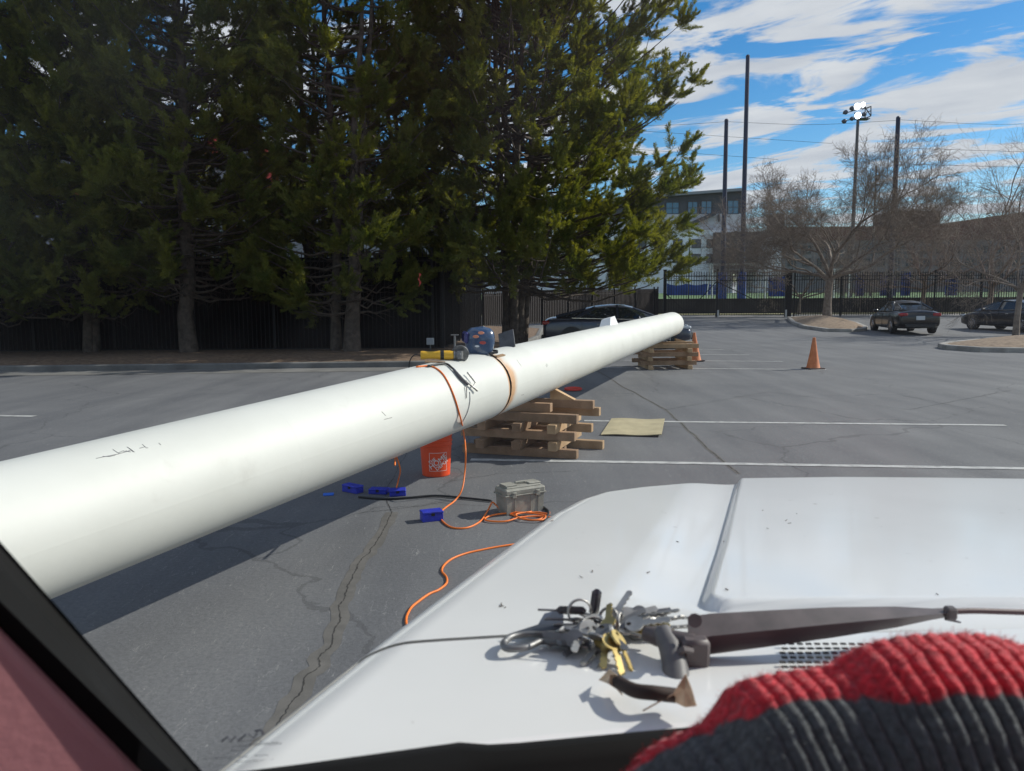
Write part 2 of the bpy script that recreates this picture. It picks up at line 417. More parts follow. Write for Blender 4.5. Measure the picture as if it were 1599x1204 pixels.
def island(name, pts_px, seed, mm, hm):
    pl = [(p.x, p.y) for p in (at_g(*q) for q in pts_px)]
    n = len(pl)
    area = sum(pl[i][0] * pl[(i + 1) % n][1] - pl[(i + 1) % n][0] * pl[i][1] for i in range(n))
    if area < 0: pl = pl[::-1]
    kerb(name + '_kerb', pl, .2, .15, True)
    c = Vector((sum(p[0] for p in pl) / n, sum(p[1] for p in pl) / n))
    b = MB(); rows = []
    for k in range(10):
        t = k / 9 * .985 + .015
        rows.append([])
        for i in range(n + 1):
            p = Vector(pl[i % n]); 
            for j in range(3):
                if i == n and j: break
                q = Vector(pl[(i + 1) % n]); s = p.lerp(q, j / 3); s = c + (s - c) * t * .97
                rows[-1].append((s.x, s.y, gz(s.y) + .10 + hm * (1 - t ** 1.5) + .03 * mnoise.noise((s.x * 2, s.y * 2, seed))))
    b.grid(rows); tag(b.build(name, mm, smooth=True), kind='structure')
island('tree_island', [(1229, 499), (1236, 506), (1255, 513), (1290, 518), (1330, 519), (1352, 517), (1355, 514), (1340, 507), (1300, 500), (1262, 497)], 1, M_MULCHL, .38)
island('tree_island', [(1464, 543), (1475, 546), (1530, 550), (1700, 553), (1900, 552), (1900, 535), (1600, 531), (1520, 536), (1480, 540)], 2, M_MULCHL, .3)

# ================================================================== FENCES
def picket_fence(name, label, a, c, h, gap=.14, post=2.4, rails=(.15, -.25), screen=False, group=None, za=None, rod=.022, spear=True, pm=None):
    a, c = Vector(a), Vector(c); d = c - a; ln = d.length; t = d / ln
    th = thing(name, label, 'fence', (a.x, a.y, gz(a.y)), group)
    b = MB(); n = int(ln / gap)
    for i in range(n + 1):
        p = a + t * (i * gap); z = gz(p.y)
        b.bar((p.x, p.y, z + .08), (p.x, p.y, z + h), rod, rod, up=(t.x, t.y, 0))
        if spear: b.add([(p.x - rod / 2, p.y - rod / 2, z + h), (p.x + rod / 2, p.y - rod / 2, z + h), (p.x + rod / 2, p.y + rod / 2, z + h), (p.x - rod / 2, p.y + rod / 2, z + h), (p.x, p.y, z + h + .07)], [(0, 1, 4), (1, 2, 4), (2, 3, 4), (3, 0, 4)])
    b.build('pickets', pm or M_BLACKMETAL, th)
    nr = int(ln / post) + 1
    for r_ in rails:
        b = MB(); zz = r_ if r_ > 0 else h + r_
        for i in range(nr):
            p = a + t * min(i * post, ln); q = a + t * min((i + 1) * post, ln)
            if (q - p).length > .05: b.bar((p.x, p.y, gz(p.y) + zz), (q.x, q.y, gz(q.y) + zz), .04, .045)
        b.build('rail', M_BLACKMETAL, th)
    for i in range(nr + 1):
        p = a + t * min(i * post, ln); z = gz(p.y)
        b = MB(); b.box((p.x, p.y, z + (h + .1) / 2), (.085, .085, h + .1)); b.box((p.x, p.y, z + h + .12), (.10, .10, .03))
        b.build('post', M_BLACKMETAL, th)
        if i * post >= ln: break
    if screen:
        b = MB(); nn = Vector((-t.y, t.x)) * .05; K = 40
        rows = []
        for k in range(K + 1):
            p = a + t * (ln * k / K) + nn * (1 + .5 * math.sin(k * 2.1)); z = gz(p.y)
            rows.append([(p.x, p.y, z + .16), (p.x, p.y, z + h * .5), (p.x, p.y, z + h - .12 - .03 * abs(math.sin(k * .9)))])
        b.grid(rows); b.build('privacy_screen', M_SCREEN, th)
    return th
picket_fence('picket_fence', 'black steel picket fence with dark privacy screen behind the evergreens on the left', (-24, 22.9), (-2.1, 23.6), 3.05, screen=True, gap=.13)
picket_fence('picket_fence', 'short run of black picket fence going away from its corner left of the helmet', (-2.1, 23.7), (-1.6, 40), 2.8, gap=.16)
picket_fence('picket_fence', 'dark picket fence behind the grey sedan, under the big evergreen', (-1.5, 40), (10.0, 52.9), 1.95, gap=.15, rod=.06, spear=False, screen=True, pm=mat('brown_black_pickets', (.045, .036, .034), .7))
GY = 53.0
gx = lambda px: at_y(px, 480, GY).x
picket_fence('picket_fence', 'tall black picket fence right of the gate, behind the bare tree and black sedans', (gx(1233) + .3, GY), (48, GY), 3.0, gap=.165, rod=.035, post=3.2, rails=(.2, -.25, -.5))
# sliding double gate
g0, g1, gm = gx(1040), gx(1229), gx(1119)
zg = gz(GY)
gt = thing('metal_gate', 'wide black double gate with diagonal braces across the lot exit', 'gate', (g0, GY, zg))
for (xa, xb) in ((g0, gm - .04), (gm + .04, g1 - .1)):
    b = MB(); n = int((xb - xa) / .165)
    for i in range(n + 1):
        x = xa + (xb - xa) * i / n; b.box((x, GY, zg + 1.58), (.033, .033, 2.95))
        b.add([(x - .02, GY, zg + 3.05), (x + .02, GY, zg + 3.05), (x, GY, zg + 3.16)], [(0, 1, 2)])
    for z in (.14, .3, 2.5, 2.8): b.box(((xa + xb) / 2, GY + .04, zg + z), (xb - xa, .05, .06))
    if xa == g0:
        b.bar((xa, GY + .09, zg + 1.6), (xa + (xb - xa) * .42, GY + .09, zg + .3), .05); b.bar((xa + (xb - xa) * .42, GY + .09, zg + .3), (xb, GY + .09, zg + 2.4), .05)
    else:
        b.bar((xa, GY + .09, zg + 2.4), (xa + (xb - xa) * .62, GY + .09, zg + 1.0), .05)
    b.build('gate_leaf', M_BLACKMETAL, gt)
for x, w in ((g0 - .1, .18), (gm, .1), (g1 + .05, .42)):
    b = MB(); b.box((x, GY + (.0 if w > .15 else .02), zg + 1.6), (w, .2, 3.2)); b.box((x, GY, zg + 3.22), (w + .05, .25, .05)); b.build('gate_post', M_BLACKMETAL, gt)
for px in (1121, 1227):
    p = at_y(px, 500, 52.0)
    t_ = thing('bollard', 'short white stub post at the foot of the gate, %s' % ('in its middle' if px < 1200 else 'at its right end'), 'bollard', (p.x, 52, gz(52)), 'stub posts at the gate')
    b = MB(); b.tube([(p.x, 52, gz(52)), (p.x, 52, gz(52) + .5)], .06, 8); b.build('post', mat('grey_white_paint', (.6, .6, .58), .6), t_)
    b = MB(); b.tube([(p.x, 52, gz(52) + .5), (p.x, 52, gz(52) + .53)], [.07, .045], 8); b.build('cap', M_GREYST, t_)
# retaining wall of the pitch
b = MB(); b.box((30, 63.2, 1.0), (124, .3, 1.3)); b.box((30, 63.15, 1.68), (124, .4, .06))
tag(b.build('retaining_wall', mat('dark_wall', (.035, .032, .032), .9, var=.4, vscale=.8)), 'long low dark retaining wall between the verge and the raised green pitch', 'wall')

# ================================================================== EVERGREENS
def plume(seed):
    r = np.random.default_rng(seed); V = []; F = []
    def leaf(p, d, nrm, ln, w):
        s = np.cross(d, nrm); s /= np.linalg.norm(s) + 1e-9; o = len(V)
        V.extend([p - s * w * .25, p + s * w * .25, p + d * ln * .55 + s * w * .5, p + d * ln, p + d * ln * .5 - s * w * .5]); F.append((o, o + 1, o + 2, o + 3, o + 4))
    for k in range(38):
        t = .08 + .92 * (k / 38) ** .9; az = r.uniform(0, 6.283); an = r.uniform(.45, 1.0) * (1 - .45 * t)
        d = np.array([math.cos(an), math.sin(an) * math.cos(az), math.sin(an) * math.sin(az) * .8 + .15]); d /= np.linalg.norm(d)
        L_ = .34 * (1 - .5 * t) * r.uniform(.7, 1.3); p0 = np.array([t, 0, 0.05 * t * t])
        nn = r.normal(size=3); nn -= d * (nn @ d); nn /= np.linalg.norm(nn); sd = np.cross(d, nn)
        leaf(p0, d, nn, L_, .020)
        for j in range(6):
            q = p0 + d * L_ * (.15 + .14 * j); sg = 1 if j % 2 else -1
            dd = d * .75 + sd * sg * .6 + r.normal(size=3) * .12; dd /= np.linalg.norm(dd)
            leaf(q, dd, nn + r.normal(size=3) * .3, L_ * .50 * (1.15 - .12 * j), .024)
    return np.array(V), np.array(F)
PL = [plume(i) for i in range(5)]
def foliage_mat(name, c1, c2):
    m = bpy.data.materials.new(name); m.use_nodes = True; t = m.node_tree; t.nodes.clear(); n = t.nodes.new; l = t.links.new
    o = n('ShaderNodeOutputMaterial'); tx = n('ShaderNodeTexCoord'); no = n('ShaderNodeTexNoise'); no.inputs['Scale'].default_value = 1.1; no.inputs['Detail'].default_value = 5
    l(tx.outputs['Object'], no.inputs['Vector'])
    r_ = n('ShaderNodeValToRGB'); r_.color_ramp.elements[0].position = .35; r_.color_ramp.elements[1].position = .66; r_.color_ramp.elements[0].color = (*c1, 1); r_.color_ramp.elements[1].color = (*c2, 1)
    l(no.outputs['Fac'], r_.inputs[0])
    d = n('ShaderNodeBsdfPrincipled'); d.inputs['Roughness'].default_value = .6; d.inputs['Specular IOR Level'].default_value = .25; l(r_.outputs[0], d.inputs['Base Color'])
    tr = n('ShaderNodeBsdfTranslucent'); g = n('ShaderNodeMix'); g.data_type = 'RGBA'; g.blend_type = 'MULTIPLY'; g.inputs['Factor'].default_value = 1; g.inputs['B'].default_value = (1.9, 1.75, .5, 1)
    l(r_.outputs[0], g.inputs['A']); l(g.outputs['Result'], tr.inputs[0])
    mx = n('ShaderNodeMixShader'); mx.inputs[0].default_value = .42; l(d.outputs[0], mx.inputs[1]); l(tr.outputs[0], mx.inputs[2]); l(mx.outputs[0], o.inputs[0])
    return m
M_FOL = foliage_mat('evergreen_foliage', (.072, .098, .020), (.185, .192, .042))
M_FOL2 = foliage_mat('deep_evergreen_foliage', (.058, .082, .021), (.150, .165, .040))

def mesh_np(name, V, F, m, parent, smooth=False):
    me = bpy.data.meshes.new(name); V = V - np.array(ORG.get(parent.name, Vector()))
    k = F.shape[1]
    me.vertices.add(len(V)); me.vertices.foreach_set('co', V.astype(np.float32).ravel())
    me.loops.add(F.size); me.loops.foreach_set('vertex_index', F.astype(np.int32).ravel())
    me.polygons.add(len(F)); me.polygons.foreach_set('loop_start', np.arange(len(F), dtype=np.int32) * k)
    me.polygons.foreach_set('loop_total', np.full(len(F), k, dtype=np.int32))
    me.materials.append(m); me.update(calc_edges=True); 
    if smooth: me.shade_smooth()
    o = bpy.data.objects.new(name, me); COL.objects.link(o); o.parent = parent; return o

def tubes_np(segs, n):
    """segs: list of polylines (k,3),(k,) -> verts, quads"""
    V = []; F = []; o = 0
    for P, r in segs:
        k = len(P); t = np.gradient(P, axis=0); t /= np.linalg.norm(t, axis=1, keepdims=True) + 1e-9
        a = np.array([0, 0, 1.]) if abs(t[0][2]) < .85 else np.array([1., 0, 0])
        u = np.cross(t, a); u /= np.linalg.norm(u, axis=1, keepdims=True) + 1e-9; w = np.cross(t, u)
        an = np.arange(n) * 2 * np.pi / n
        ring = P[:, None] + (u[:, None] * np.cos(an)[None, :, None] + w[:, None] * np.sin(an)[None, :, None]) * r[:, None, None]
        V.append(ring.reshape(-1, 3))
        i, j = np.meshgrid(np.arange(k - 1), np.arange(n), indexing='ij'); j2 = (j + 1) % n
        F.append(np.stack([i * n + j, i * n + j2, (i + 1) * n + j2, (i + 1) * n + j], -1).reshape(-1, 4) + o); o += k * n
    return np.concatenate(V), np.concatenate(F)

def cedar(label, x, y, hgt, rad, nstem, seed, nb, skew=(0, 0), z0=1.9, folm=None, spread=.5, low=0.0, dens=1.0, gap=0.0, botf=.75):
    r = np.random.default_rng(seed); base = np.array([x, y, gz(y) + .05]); th = thing('evergreen_tree', label, 'tree', tuple(base), 'tall evergreens along the fence')
    stems = []; segs = []
    for s in range(nstem):
        a = r.uniform(0, 6.28) if nstem > 1 else 0; off_ = np.array([math.cos(a), math.sin(a), 0]) * (.32 * (nstem > 1)) * r.uniform(.6, 1.3)
        lean = np.array([math.cos(a), math.sin(a), 0]) * spread * (nstem > 1) * r.uniform(.4, 1.4) + np.array([skew[0], skew[1], 0]) * .5
        hh = hgt * r.uniform(.8, 1.0); k = 14; t = np.linspace(0, 1, k)
        P = base + off_ + t[:, None] * np.array([0, 0, hh]) + (t ** 1.2)[:, None] * lean * hh * .28 + np.cumsum(r.normal(size=(k, 3)) * [.05, .05, 0], 0)
        P[0, 2] -= .3
        rr = (.13 if nstem > 1 else .18) * r.uniform(.8, 1.2) * (1 - t) ** .8 + .015; rr[0] *= 1.35
        stems.append(P); segs.append((P, rr))
    V, F = tubes_np(segs, 10); mesh_np('trunk', V, F, M_BARK, th, True)
    bsegs = []; PV = []; PF = []; o = 0; 
    def place(p, d, sc):
        nonlocal o
        tv, tf = PL[r.integers(5)]
        d = d / np.linalg.norm(d); up = np.array([0, 0, 1.]) + r.normal(size=3) * .35; yv = np.cross(up, d); yv /= np.linalg.norm(yv); zv = np.cross(d, yv)
        PV.append(p + (tv[:, :1] * d + tv[:, 1:2] * yv * 1.1 + tv[:, 2:] * zv) * sc); PF.append(tf + o); o += len(tv)
    for i in range(nb):
        S = stems[r.integers(nstem)]; h = z0 + low + (hgt - z0 - low) * ((i + r.random()) / nb) ** 1.2
        if h > hgt * .98: continue
        j = np.interp(h, S[:, 2] - base[2], np.arange(len(S))); st = np.array([np.interp(j, np.arange(len(S)), S[:, q]) for q in range(3)])
        a = i * 2.399 + r.normal() * .4; f = h / hgt
        env = rad * (min(1, botf + (1 - botf) * (h - z0) / 2.2)) * (1 - max(0, f - .45) ** 1.4 * 1.3) * r.uniform(.72, 1.1)
        dirh = np.array([math.cos(a), math.sin(a), 0]); el = r.uniform(-.15, .25) + .5 * min(1, (h - z0) / 7)
        tip = base + dirh * env + np.array([skew[0] * env, skew[1] * env, 0]) * .5
        ln = max(.6, np.linalg.norm((tip - st)[:2])); tip[2] = st[2] + ln * math.tan(el) * .6
        if gap and r.random() < gap: continue
        k = 8; t = np.linspace(0, 1, k); P = st + (tip - st) * t[:, None]; P[:, 2] += -.12 * ln * np.sin(t * np.pi) * .8 + .10 * ln * t * t; P[1:-1] += r.normal(size=(k - 2, 3)) * .05
        bsegs.append((P, .05 * (1 - t) ** .9 * min(1, ln / 3) + .007))
        dm = (P[-1] - P[-3]); dm /= np.linalg.norm(dm)
        # dead inner twigs
        for q in range(4):
            t0 = r.uniform(.1, .5); pp = np.array([np.interp(t0 * (k - 1), np.arange(k), P[:, c]) for c in range(3)]); d = r.normal(size=3); d[2] *= .4; d /= np.linalg.norm(d)
            bsegs.append((np.array([pp, pp + d * .35, pp + d * .6 + [0, 0, -.08]]), np.array([.009, .006, .003])))
        ncl = max(1, int(round(dens * (.6 + ln * .62))))
        sidev = np.cross(dm, [0, 0, 1.]); sidev /= np.linalg.norm(sidev) + 1e-9
        for q in range(ncl):
            t0 = 1 - .78 * (q / ncl) * r.uniform(.85, 1.1); pp = np.array([np.interp(t0 * (k - 1), np.arange(k), P[:, c]) for c in range(3)])
            lat = 0 if q == 0 else (1 if q % 2 else -1) * r.uniform(.25, .75) * min(1.3, ln / 2.6)
            cc_ = pp + sidev * lat + dm * abs(lat) * .5 + np.array([0, 0, r.uniform(-.05, .22)])
            if q: bsegs.append((np.array([pp, (pp + cc_) / 2 + [0, 0, -.04], cc_]), np.array([.014, .010, .006])))
            cs = r.uniform(.62, 1.15) * (1 if f < .7 else .85)
            main = dm * .8 + sidev * lat * .5 + np.array([0, 0, .25]); main /= np.linalg.norm(main)
            for g_2 in range(r.integers(7, 16)):
                d = main + r.normal(size=3) * .55; d[2] += .05; d /= np.linalg.norm(d)
                place(cc_ + r.normal(size=3) * .10 * cs, d, cs * r.uniform(.32, .85))
    V, F = tubes_np(bsegs, 4); mesh_np('branches', V, F, M_BARK, th)
    mesh_np('crown', np.concatenate(PV), np.concatenate(PF), folm or M_FOL, th)
    return th
cedar('dark tall evergreen at the far left edge of the photo', -15.4, 21.8, 14, 3.3, 2, 1, 190, folm=M_FOL2, z0=1.0)
cedar('evergreen second from the left, its low boughs over the kerb', -12.4, 22.3, 15, 3.0, 2, 2, 185, z0=1.2)
cedar('evergreen with a thick bare lower trunk left of the middle of the dark screen', -9.3, 22.3, 15, 3.1, 1, 3, 185, z0=1.7)
cedar('twin trunk evergreen with bright right side boughs, left of the fence corner', -4.9, 22.3, 14, 2.45, 3, 4, 135, skew=(.10, 0), spread=.22, z0=1.25, botf=.9)
cedar('evergreen standing behind the screened fence between two others', -7.1, 26.5, 15, 2.6, 2, 5, 100, folm=M_FOL2, low=1.5)
cedar('biggest evergreen with many leaning stems behind the helmet, its right side boughs against open sky', 0.1, 26.6, 19, 4.55, 7, 6, 400, skew=(.27, -.38), spread=.36, dens=1.0, z0=2.0, botf=1.0)
cedar('slim evergreen between the twin trunk tree and the biggest one', -2.9, 28.5, 15, 2.2, 2, 7, 90, folm=M_FOL2, low=2.0)

ev = [o for o in bpy.data.objects if o.name.startswith('evergreen_tree')]
for src, (x, y), rz_, sc_, lb in ((2, (-13.6, 27.6), 1.3, .64, 'shaded evergreen behind the screen fence, between the two leftmost front trees'), (1, (-10.7, 27.0), 2.4, .68, 'shaded evergreen behind the screen fence, left of the thick bare trunk'), (3, (-5.6, 28.2), 3.6, .62, 'shaded evergreen behind the screen fence, behind the twin trunk tree')):
    c_ = copy_tree(ev[src]); c_.location = (x, y, .05); c_.rotation_euler.z = rz_; c_.scale = (sc_,) * 3; c_['label'] = lb

# ================================================================== BARE TREES
def bare_tree(name, label, x, y, hgt, spread, seed, trunk_r, fork, levels=6, m=None, group=None, zbase=None, r_min=.004):
    r = np.random.default_rng(seed); z = gz(y) if zbase is None else zbase
    th = thing(name, label, 'tree', (x, y, z), group); T1 = []; T2 = []
    def branch(p, d, ln, rad, lev):
        k = 6 if lev < 3 else 4; P = [p]; dd = d.copy()
        for i in range(k - 1):
            dd = dd + r.normal(size=3) * (.13 + .03 * lev); dd[2] += (.06 if lev > 1 else .02) - (.05 if lev >= 4 else 0); dd /= np.linalg.norm(dd); P.append(P[-1] + dd * ln / (k - 1))
        P = np.array(P); t = np.linspace(0, 1, k); rr = np.maximum(rad * (1 - .5 * t), r_min)
        (T1 if lev < 3 else T2).append((P, rr))
        if lev >= levels: return
        nc = [0, 4, 4, 4, 5, 5, 4][min(lev, 6)]
        for c in range(nc):
            t0 = .3 + .7 * (c + r.random()) / nc; idx = t0 * (k - 1); pp = np.array([np.interp(idx, np.arange(k), P[:, q]) for q in range(3)])
            a = r.uniform(.35, .95); pr = r.normal(size=3); i0 = min(int(idx), k - 2); tt = P[i0 + 1] - P[i0]; tt /= np.linalg.norm(tt); pr -= tt * (pr @ tt); pr /= np.linalg.norm(pr)
            nd = tt * math.cos(a) + pr * math.sin(a); nd[2] += .05; nd /= np.linalg.norm(nd)
            branch(pp, nd, ln * r.uniform(.5, .72), rad * (1 - .5 * t0) * r.uniform(.50, .68), lev + 1)
        branch(P[-1], dd, ln * .62, rad * .5, lev + 1)
    tp = np.array([[x, y, z - .2], [x, y, z + fork * .3], [x + .05, y, z + fork * .7], [x + .1, y, z + fork]])
    T1.append((tp, np.array([trunk_r * 1.3, trunk_r, trunk_r * .92, trunk_r * 1.0])))
    nl = 7
    for i in range(nl):
        a = i * 2 * math.pi / nl + r.normal() * .25; el = [.22, .9, .5, 1.25, .3, .75, .45][i] + r.normal() * .08
        d = np.array([math.cos(a) * math.cos(el), math.sin(a) * math.cos(el), math.sin(el)])
        ln = (spread * math.cos(el) + hgt * math.sin(el)) * .46
        branch(tp[-1] + [0, 0, -.15 - .3 * r.random()], d, ln, trunk_r * r.uniform(.4, .58), 1)
    V, F = tubes_np(T1, 8); mesh_np('trunk', V, F, m or M_GREYBARK, th, True)
    V, F = tubes_np(T2, 3); mesh_np('crown', V, F, m or M_GREYBARK, th)
    return th
p = at_g(1293, 497)
bare_tree('bare_tree', 'large spreading leafless tree on the mulch island right of the gate', p.x - .75, 49.5, 7.2, 7.8, 41, .26, 2.5, 6, group='leafless trees of the lot', zbase=.6, r_min=.0055)
p = at_g(1592, 540)
bare_tree('bare_tree', 'leafless tree on the right edge island with its trunk at the frame edge', 21.3, 32.5, 4.6, 3.4, 22, .12, 2.2, 5, group='leafless trees of the lot')
bare_tree('bare_tree', 'small slender leafless tree on the verge behind the gate post', at_y(1248, 480, 58).x, 58, 6.8, 3.6, 23, .11, 1.5, 5, group='leafless trees of the lot')
bare_tree('bare_tree', 'brownish leafless tree behind the fence above the middle black sedan', at_y(1440, 480, 60).x, 60, 8.2, 6.5, 24, .18, 2.2, 5, group='leafless trees of the lot', m=mat('brown_bark', (.15, .105, .085), .95, col2=(.26, .19, .155), vscale=4))
bare_tree('bare_tree', 'brownish leafless tree behind the fence near the right edge of the photo', at_y(1545, 480, 59).x, 59, 10.5, 7.5, 25, .2, 2.2, 5, group='leafless trees of the lot', m=MATS['brown_bark'])

# ================================================================== POLES, FLOODLIGHT, NET CABLES
M_NAVY = mat('navy_pole', (.012, .02, .055), .45); M_PAD = mat('blue_padding', (.02, .06, .25), .7, var=.2)
M_GALV = mat('grey_pole', (.10, .10, .11), .6)
def net_pole(label, px, ytop, d, r0, padded=True, m=M_NAVY):
    x = at_y(px, 450, d).x; zt = at_y(px, ytop, d).z; zb = 1.6
    t = thing('net_pole', label, 'pole', (x, d, zb), 'tall poles of the pitch netting')
    b = MB(); b.tube([(x, d, zb), (x, d, zb + (zt - zb) * .5), (x, d, zt)], [r0, r0 * .9, r0 * .75], 10); b.build('shaft', m, t, smooth=40)
    if padded:
        b = MB(); b.tube([(x, d, zb), (x, d, zb + 2.4)], r0 * 1.75, 12); b.build('padding', M_PAD, t, smooth=40)
    b = MB(); b.tube([(x, d, zt), (x, d, zt + .12)], [r0 * .85, r0 * .5], 8); b.build('cap', m, t)
    return x, zt
pa = net_pole('shorter navy pole left of the tallest one, with a blue padded foot', 1128, 188, 68, .22)
pb = net_pole('tallest navy pole rising above the white building, with a blue padded foot', 1158, 88, 68, .22)
pc = net_pole('navy pole right of the floodlight behind the large bare tree', 1390, 184, 68, .24, False)
net_pole('thin grey pole between the floodlight and the right navy pole', 1360, 260, 90, .12, False, M_GALV)
def wire(name, label, pts, r=.013, grp='thin cables of the pitch netting'):
    b = MB(); b.tube(smoothpath(pts, 6), r, 4); return tag(b.build(name, M_BLACKP), label, 'cable', grp)
def sag(a, c, s): a, c = Vector(a), Vector(c); m_ = (a + c) / 2; m_.z -= s; return [a, m_, c]
xl = at_y(980, 188, 68).x; xr = at_y(1700, 188, 68).x
z_ = lambda px, py: at_y(px, py, 68).z
wire('net_cable', 'topmost thin cable running left from the shorter navy pole', sag((xl, 68, z_(1000, 196)), (pa[0], 68, z_(1136, 190)), .1))
wire('net_cable', 'topmost thin cable strung between the shorter left pole and the right pole', sag((pa[0], 68, z_(1136, 190)), (pc[0], 68, z_(1390, 188)), .3))
wire('net_cable', 'topmost thin cable running right from the right navy pole', sag((pc[0], 68, z_(1390, 187)), (xr, 68, z_(1700, 190)), .3))
wire('net_cable', 'middle thin cable sloping down to the right past the tallest pole', [(xl, 68, z_(1000, 203)), (at_y(1299, 224, 68).x, 68, z_(1299, 224))])
wire('net_cable', 'lowest thin cable sloping down behind the two left poles', [(xl, 68, z_(1000, 232)), (at_y(1215, 250, 68).x, 68, z_(1215, 249))])
wire('net_cable', 'middle thin cable right of the right navy pole', [(pc[0], 68, z_(1390, 231)), (xr, 68, z_(1700, 240))])
wire('net_cable', 'lowest thin cable right of the right navy pole', [(pc[0], 68, z_(1390, 256)), (xr, 68, z_(1700, 264))])
# floodlight
fd = 85; fx = at_y(1333, 330, fd).x; fz = lambda py: at_y(1335, py, fd).z
t = thing('floodlight_mast', 'grey sports floodlight mast with three lit white lamps above the bare tree', 'floodlight', (fx, fd, 1.8))
b = MB(); b.tube([(fx, fd, 1.8), (fx, fd, 10), (fx + .05, fd, fz(186))], [.24, .2, .15], 10); b.build('mast', M_GALV, t, smooth=40)
b = MB()
F_ = lambda px, py, dy=0: Vector((at_y(px, py, fd).x, fd + dy, at_y(px, py, fd).z))
for a, c in (((1316, 178), (1352, 167)), ((1314, 189), (1350, 184)), ((1350, 185), (1360, 181)), ((1352, 169), (1360, 166)), ((1351, 168), (1351, 185)), ((1360, 166), (1360, 181)), ((1351, 168), (1360, 181)), ((1335, 175), (1335, 188)), ((1360, 173), (1351, 176))):
    b.bar(F_(*a), F_(*c), .08)
for a in ((1352, 168), (1360, 166), (1352, 185), (1360, 181)): b.bar(F_(*a), F_(*a, .9), .07)
b.box(F_(1351, 185, .45), (1.1, .9, .06)); b.build('bracket_frame', M_GALV, t)
M_LAMPON = mat('lit_lamp', (.95, .97, 1.0), .3, emit=9.0)
for (px, py, s, on) in ((1337, 167, .36, 1), (1346, 164, .27, 1), (1338, 181, .36, 1), (1319, 176, .24, 0), (1329, 170, .24, 0), (1317, 190, .24, 0), (1329, 186, .22, 0), (1348, 179, .24, 0)):
    c = F_(px, py, -.15); M_ = T(*c) @ RX(R(100))
    b = MB(); b.lathe([(s * .35, -.35), (s * .75, -.2), (s, .05), (s * 1.02, .12)], 14, M_); lo = b.build('lamp_housing', M_GALV, t, smooth=True)
    b = MB(); b.lathe([(s * .93, .121), (s * .6, .17), (.01, .19)], 14, M_); b.build('lamp_lens', M_LAMPON if on else mat('dark_lens', (.08, .09, .12), .2), lo, smooth=True)

# ================================================================== FAR BUILDINGS
M_WIN = mat('window_glass_dark', (.02, .03, .045), .08, spec=.8); M_WINB = mat('window_glass_blue', (.05, .16, .26), .08, spec=.9); M_FRAME = mat('window_frame', (.05, .05, .055), .5)
def win(parent, a, bb, y, m=M_WIN, fr=None, mull=1):
    (x0, z0_), (x1, z1_) = a, bb
    b = MB(); w = .12
    for (c, d) in ((((x0 + x1) / 2, y - .05, z0_), (x1 - x0 + w, .16, w)), (((x0 + x1) / 2, y - .05, z1_), (x1 - x0 + w, .16, w)), ((x0, y - .05, (z0_ + z1_) / 2), (w, .15, z1_ - z0_ - w)), ((x1, y - .05, (z0_ + z1_) / 2), (w, .15, z1_ - z0_ - w))): b.box(c, d)
    for k in range(mull): b.box((x0 + (x1 - x0) * (k + 1) / (mull + 1), y - .05, (z0_ + z1_) / 2), (.07, .12, z1_ - z0_ - w))
    b.box(((x0 + x1) / 2, y - .052, (z0_ + z1_) / 2), (x1 - x0 - w, .1, .07))
    o = b.build('window', fr or M_FRAME, parent)
    b = MB(); b.box(((x0 + x1) / 2, y - .01, (z0_ + z1_) / 2), (x1 - x0 - w * .5, .04, z1_ - z0_ - w * .5)); b.build('pane', m, o)
D1 = 150.
def q1(px, py, d=D1): p = at_y(px, py, d); return (p.x, p.z)
x0, x1 = q1(700, 400)[0], q1(1156, 400)[0]
bl = thing('apartment_building', 'white and grey block with a slanted roof and blue top windows behind the poles', 'building', (x0, D1, 2.5))
zr0, zr1 = q1(985, 331)[1], q1(1156, 299)[1]; zA = q1(1100, 334)[1]; zB = q1(1100, 361)[1]; zt0 = 2.5
def wallpoly(parent, name, pts, y0, y1, m):
    b = MB(); n = len(pts); b.add([(x, y0, z) for x, z in pts] + [(x, y1, z) for x, z in pts], [tuple(range(n)), tuple(range(n, 2 * n))[::-1]] + [(i, i + n, (i + 1) % n + n, (i + 1) % n) for i in range(n)])
    return b.build(name, m, parent)
M_DKG = mat('dark_grey_cladding', (.075, .078, .09), .7, var=.15, vscale=.4); M_LTG = mat('pale_grey_render', (.52, .53, .56), .85, var=.1, vscale=.3); M_WHT = mat('white_render', (.74, .77, .82), .85, var=.08, vscale=.3); M_BRN = mat('brown_cladding', (.15, .115, .105), .85, var=.2, vscale=.4)
wallpoly(bl, 'upper_wall', [(x0, zA), (x1, zA), (x1, zr1), (x0, zr0)], D1, D1 + 14, M_DKG)
wallpoly(bl, 'middle_wall', [(x0, zB), (x1, zB), (x1, zA - .01), (x0, zA - .01)], D1 - .1, D1 + 14, M_LTG)
xw = q1(1139, 400)[0]
wallpoly(bl, 'lower_wall', [(x0, zt0), (xw, zt0), (xw, zB - .01), (x0, zB - .01)], D1 - 2.5, D1 + 14, M_WHT)
wallpoly(bl, 'roof', [(x0 - .5, zr0), (x1 + .4, zr1 + .05), (x1 + .4, zr1 + .55), (x0 - .5, zr0 + .5)], D1 - 1.2, D1 + 14.5, mat('roof_sheet', (.25, .27, .3), .5))
b = MB(); b.bar((q1(1073, 352)[0], D1 - .8, q1(1073, 352)[1]), (q1(1115, 334)[0], D1 - .8, q1(1115, 334)[1]), 1.0, .7); b.bar((q1(1122, 346)[0], D1 - .5, q1(1122, 346)[1]), (q1(1121, 335)[0], D1 - .5, q1(1121, 335)[1]), .3, .4); b.build('stair_canopy', M_DKG, bl)
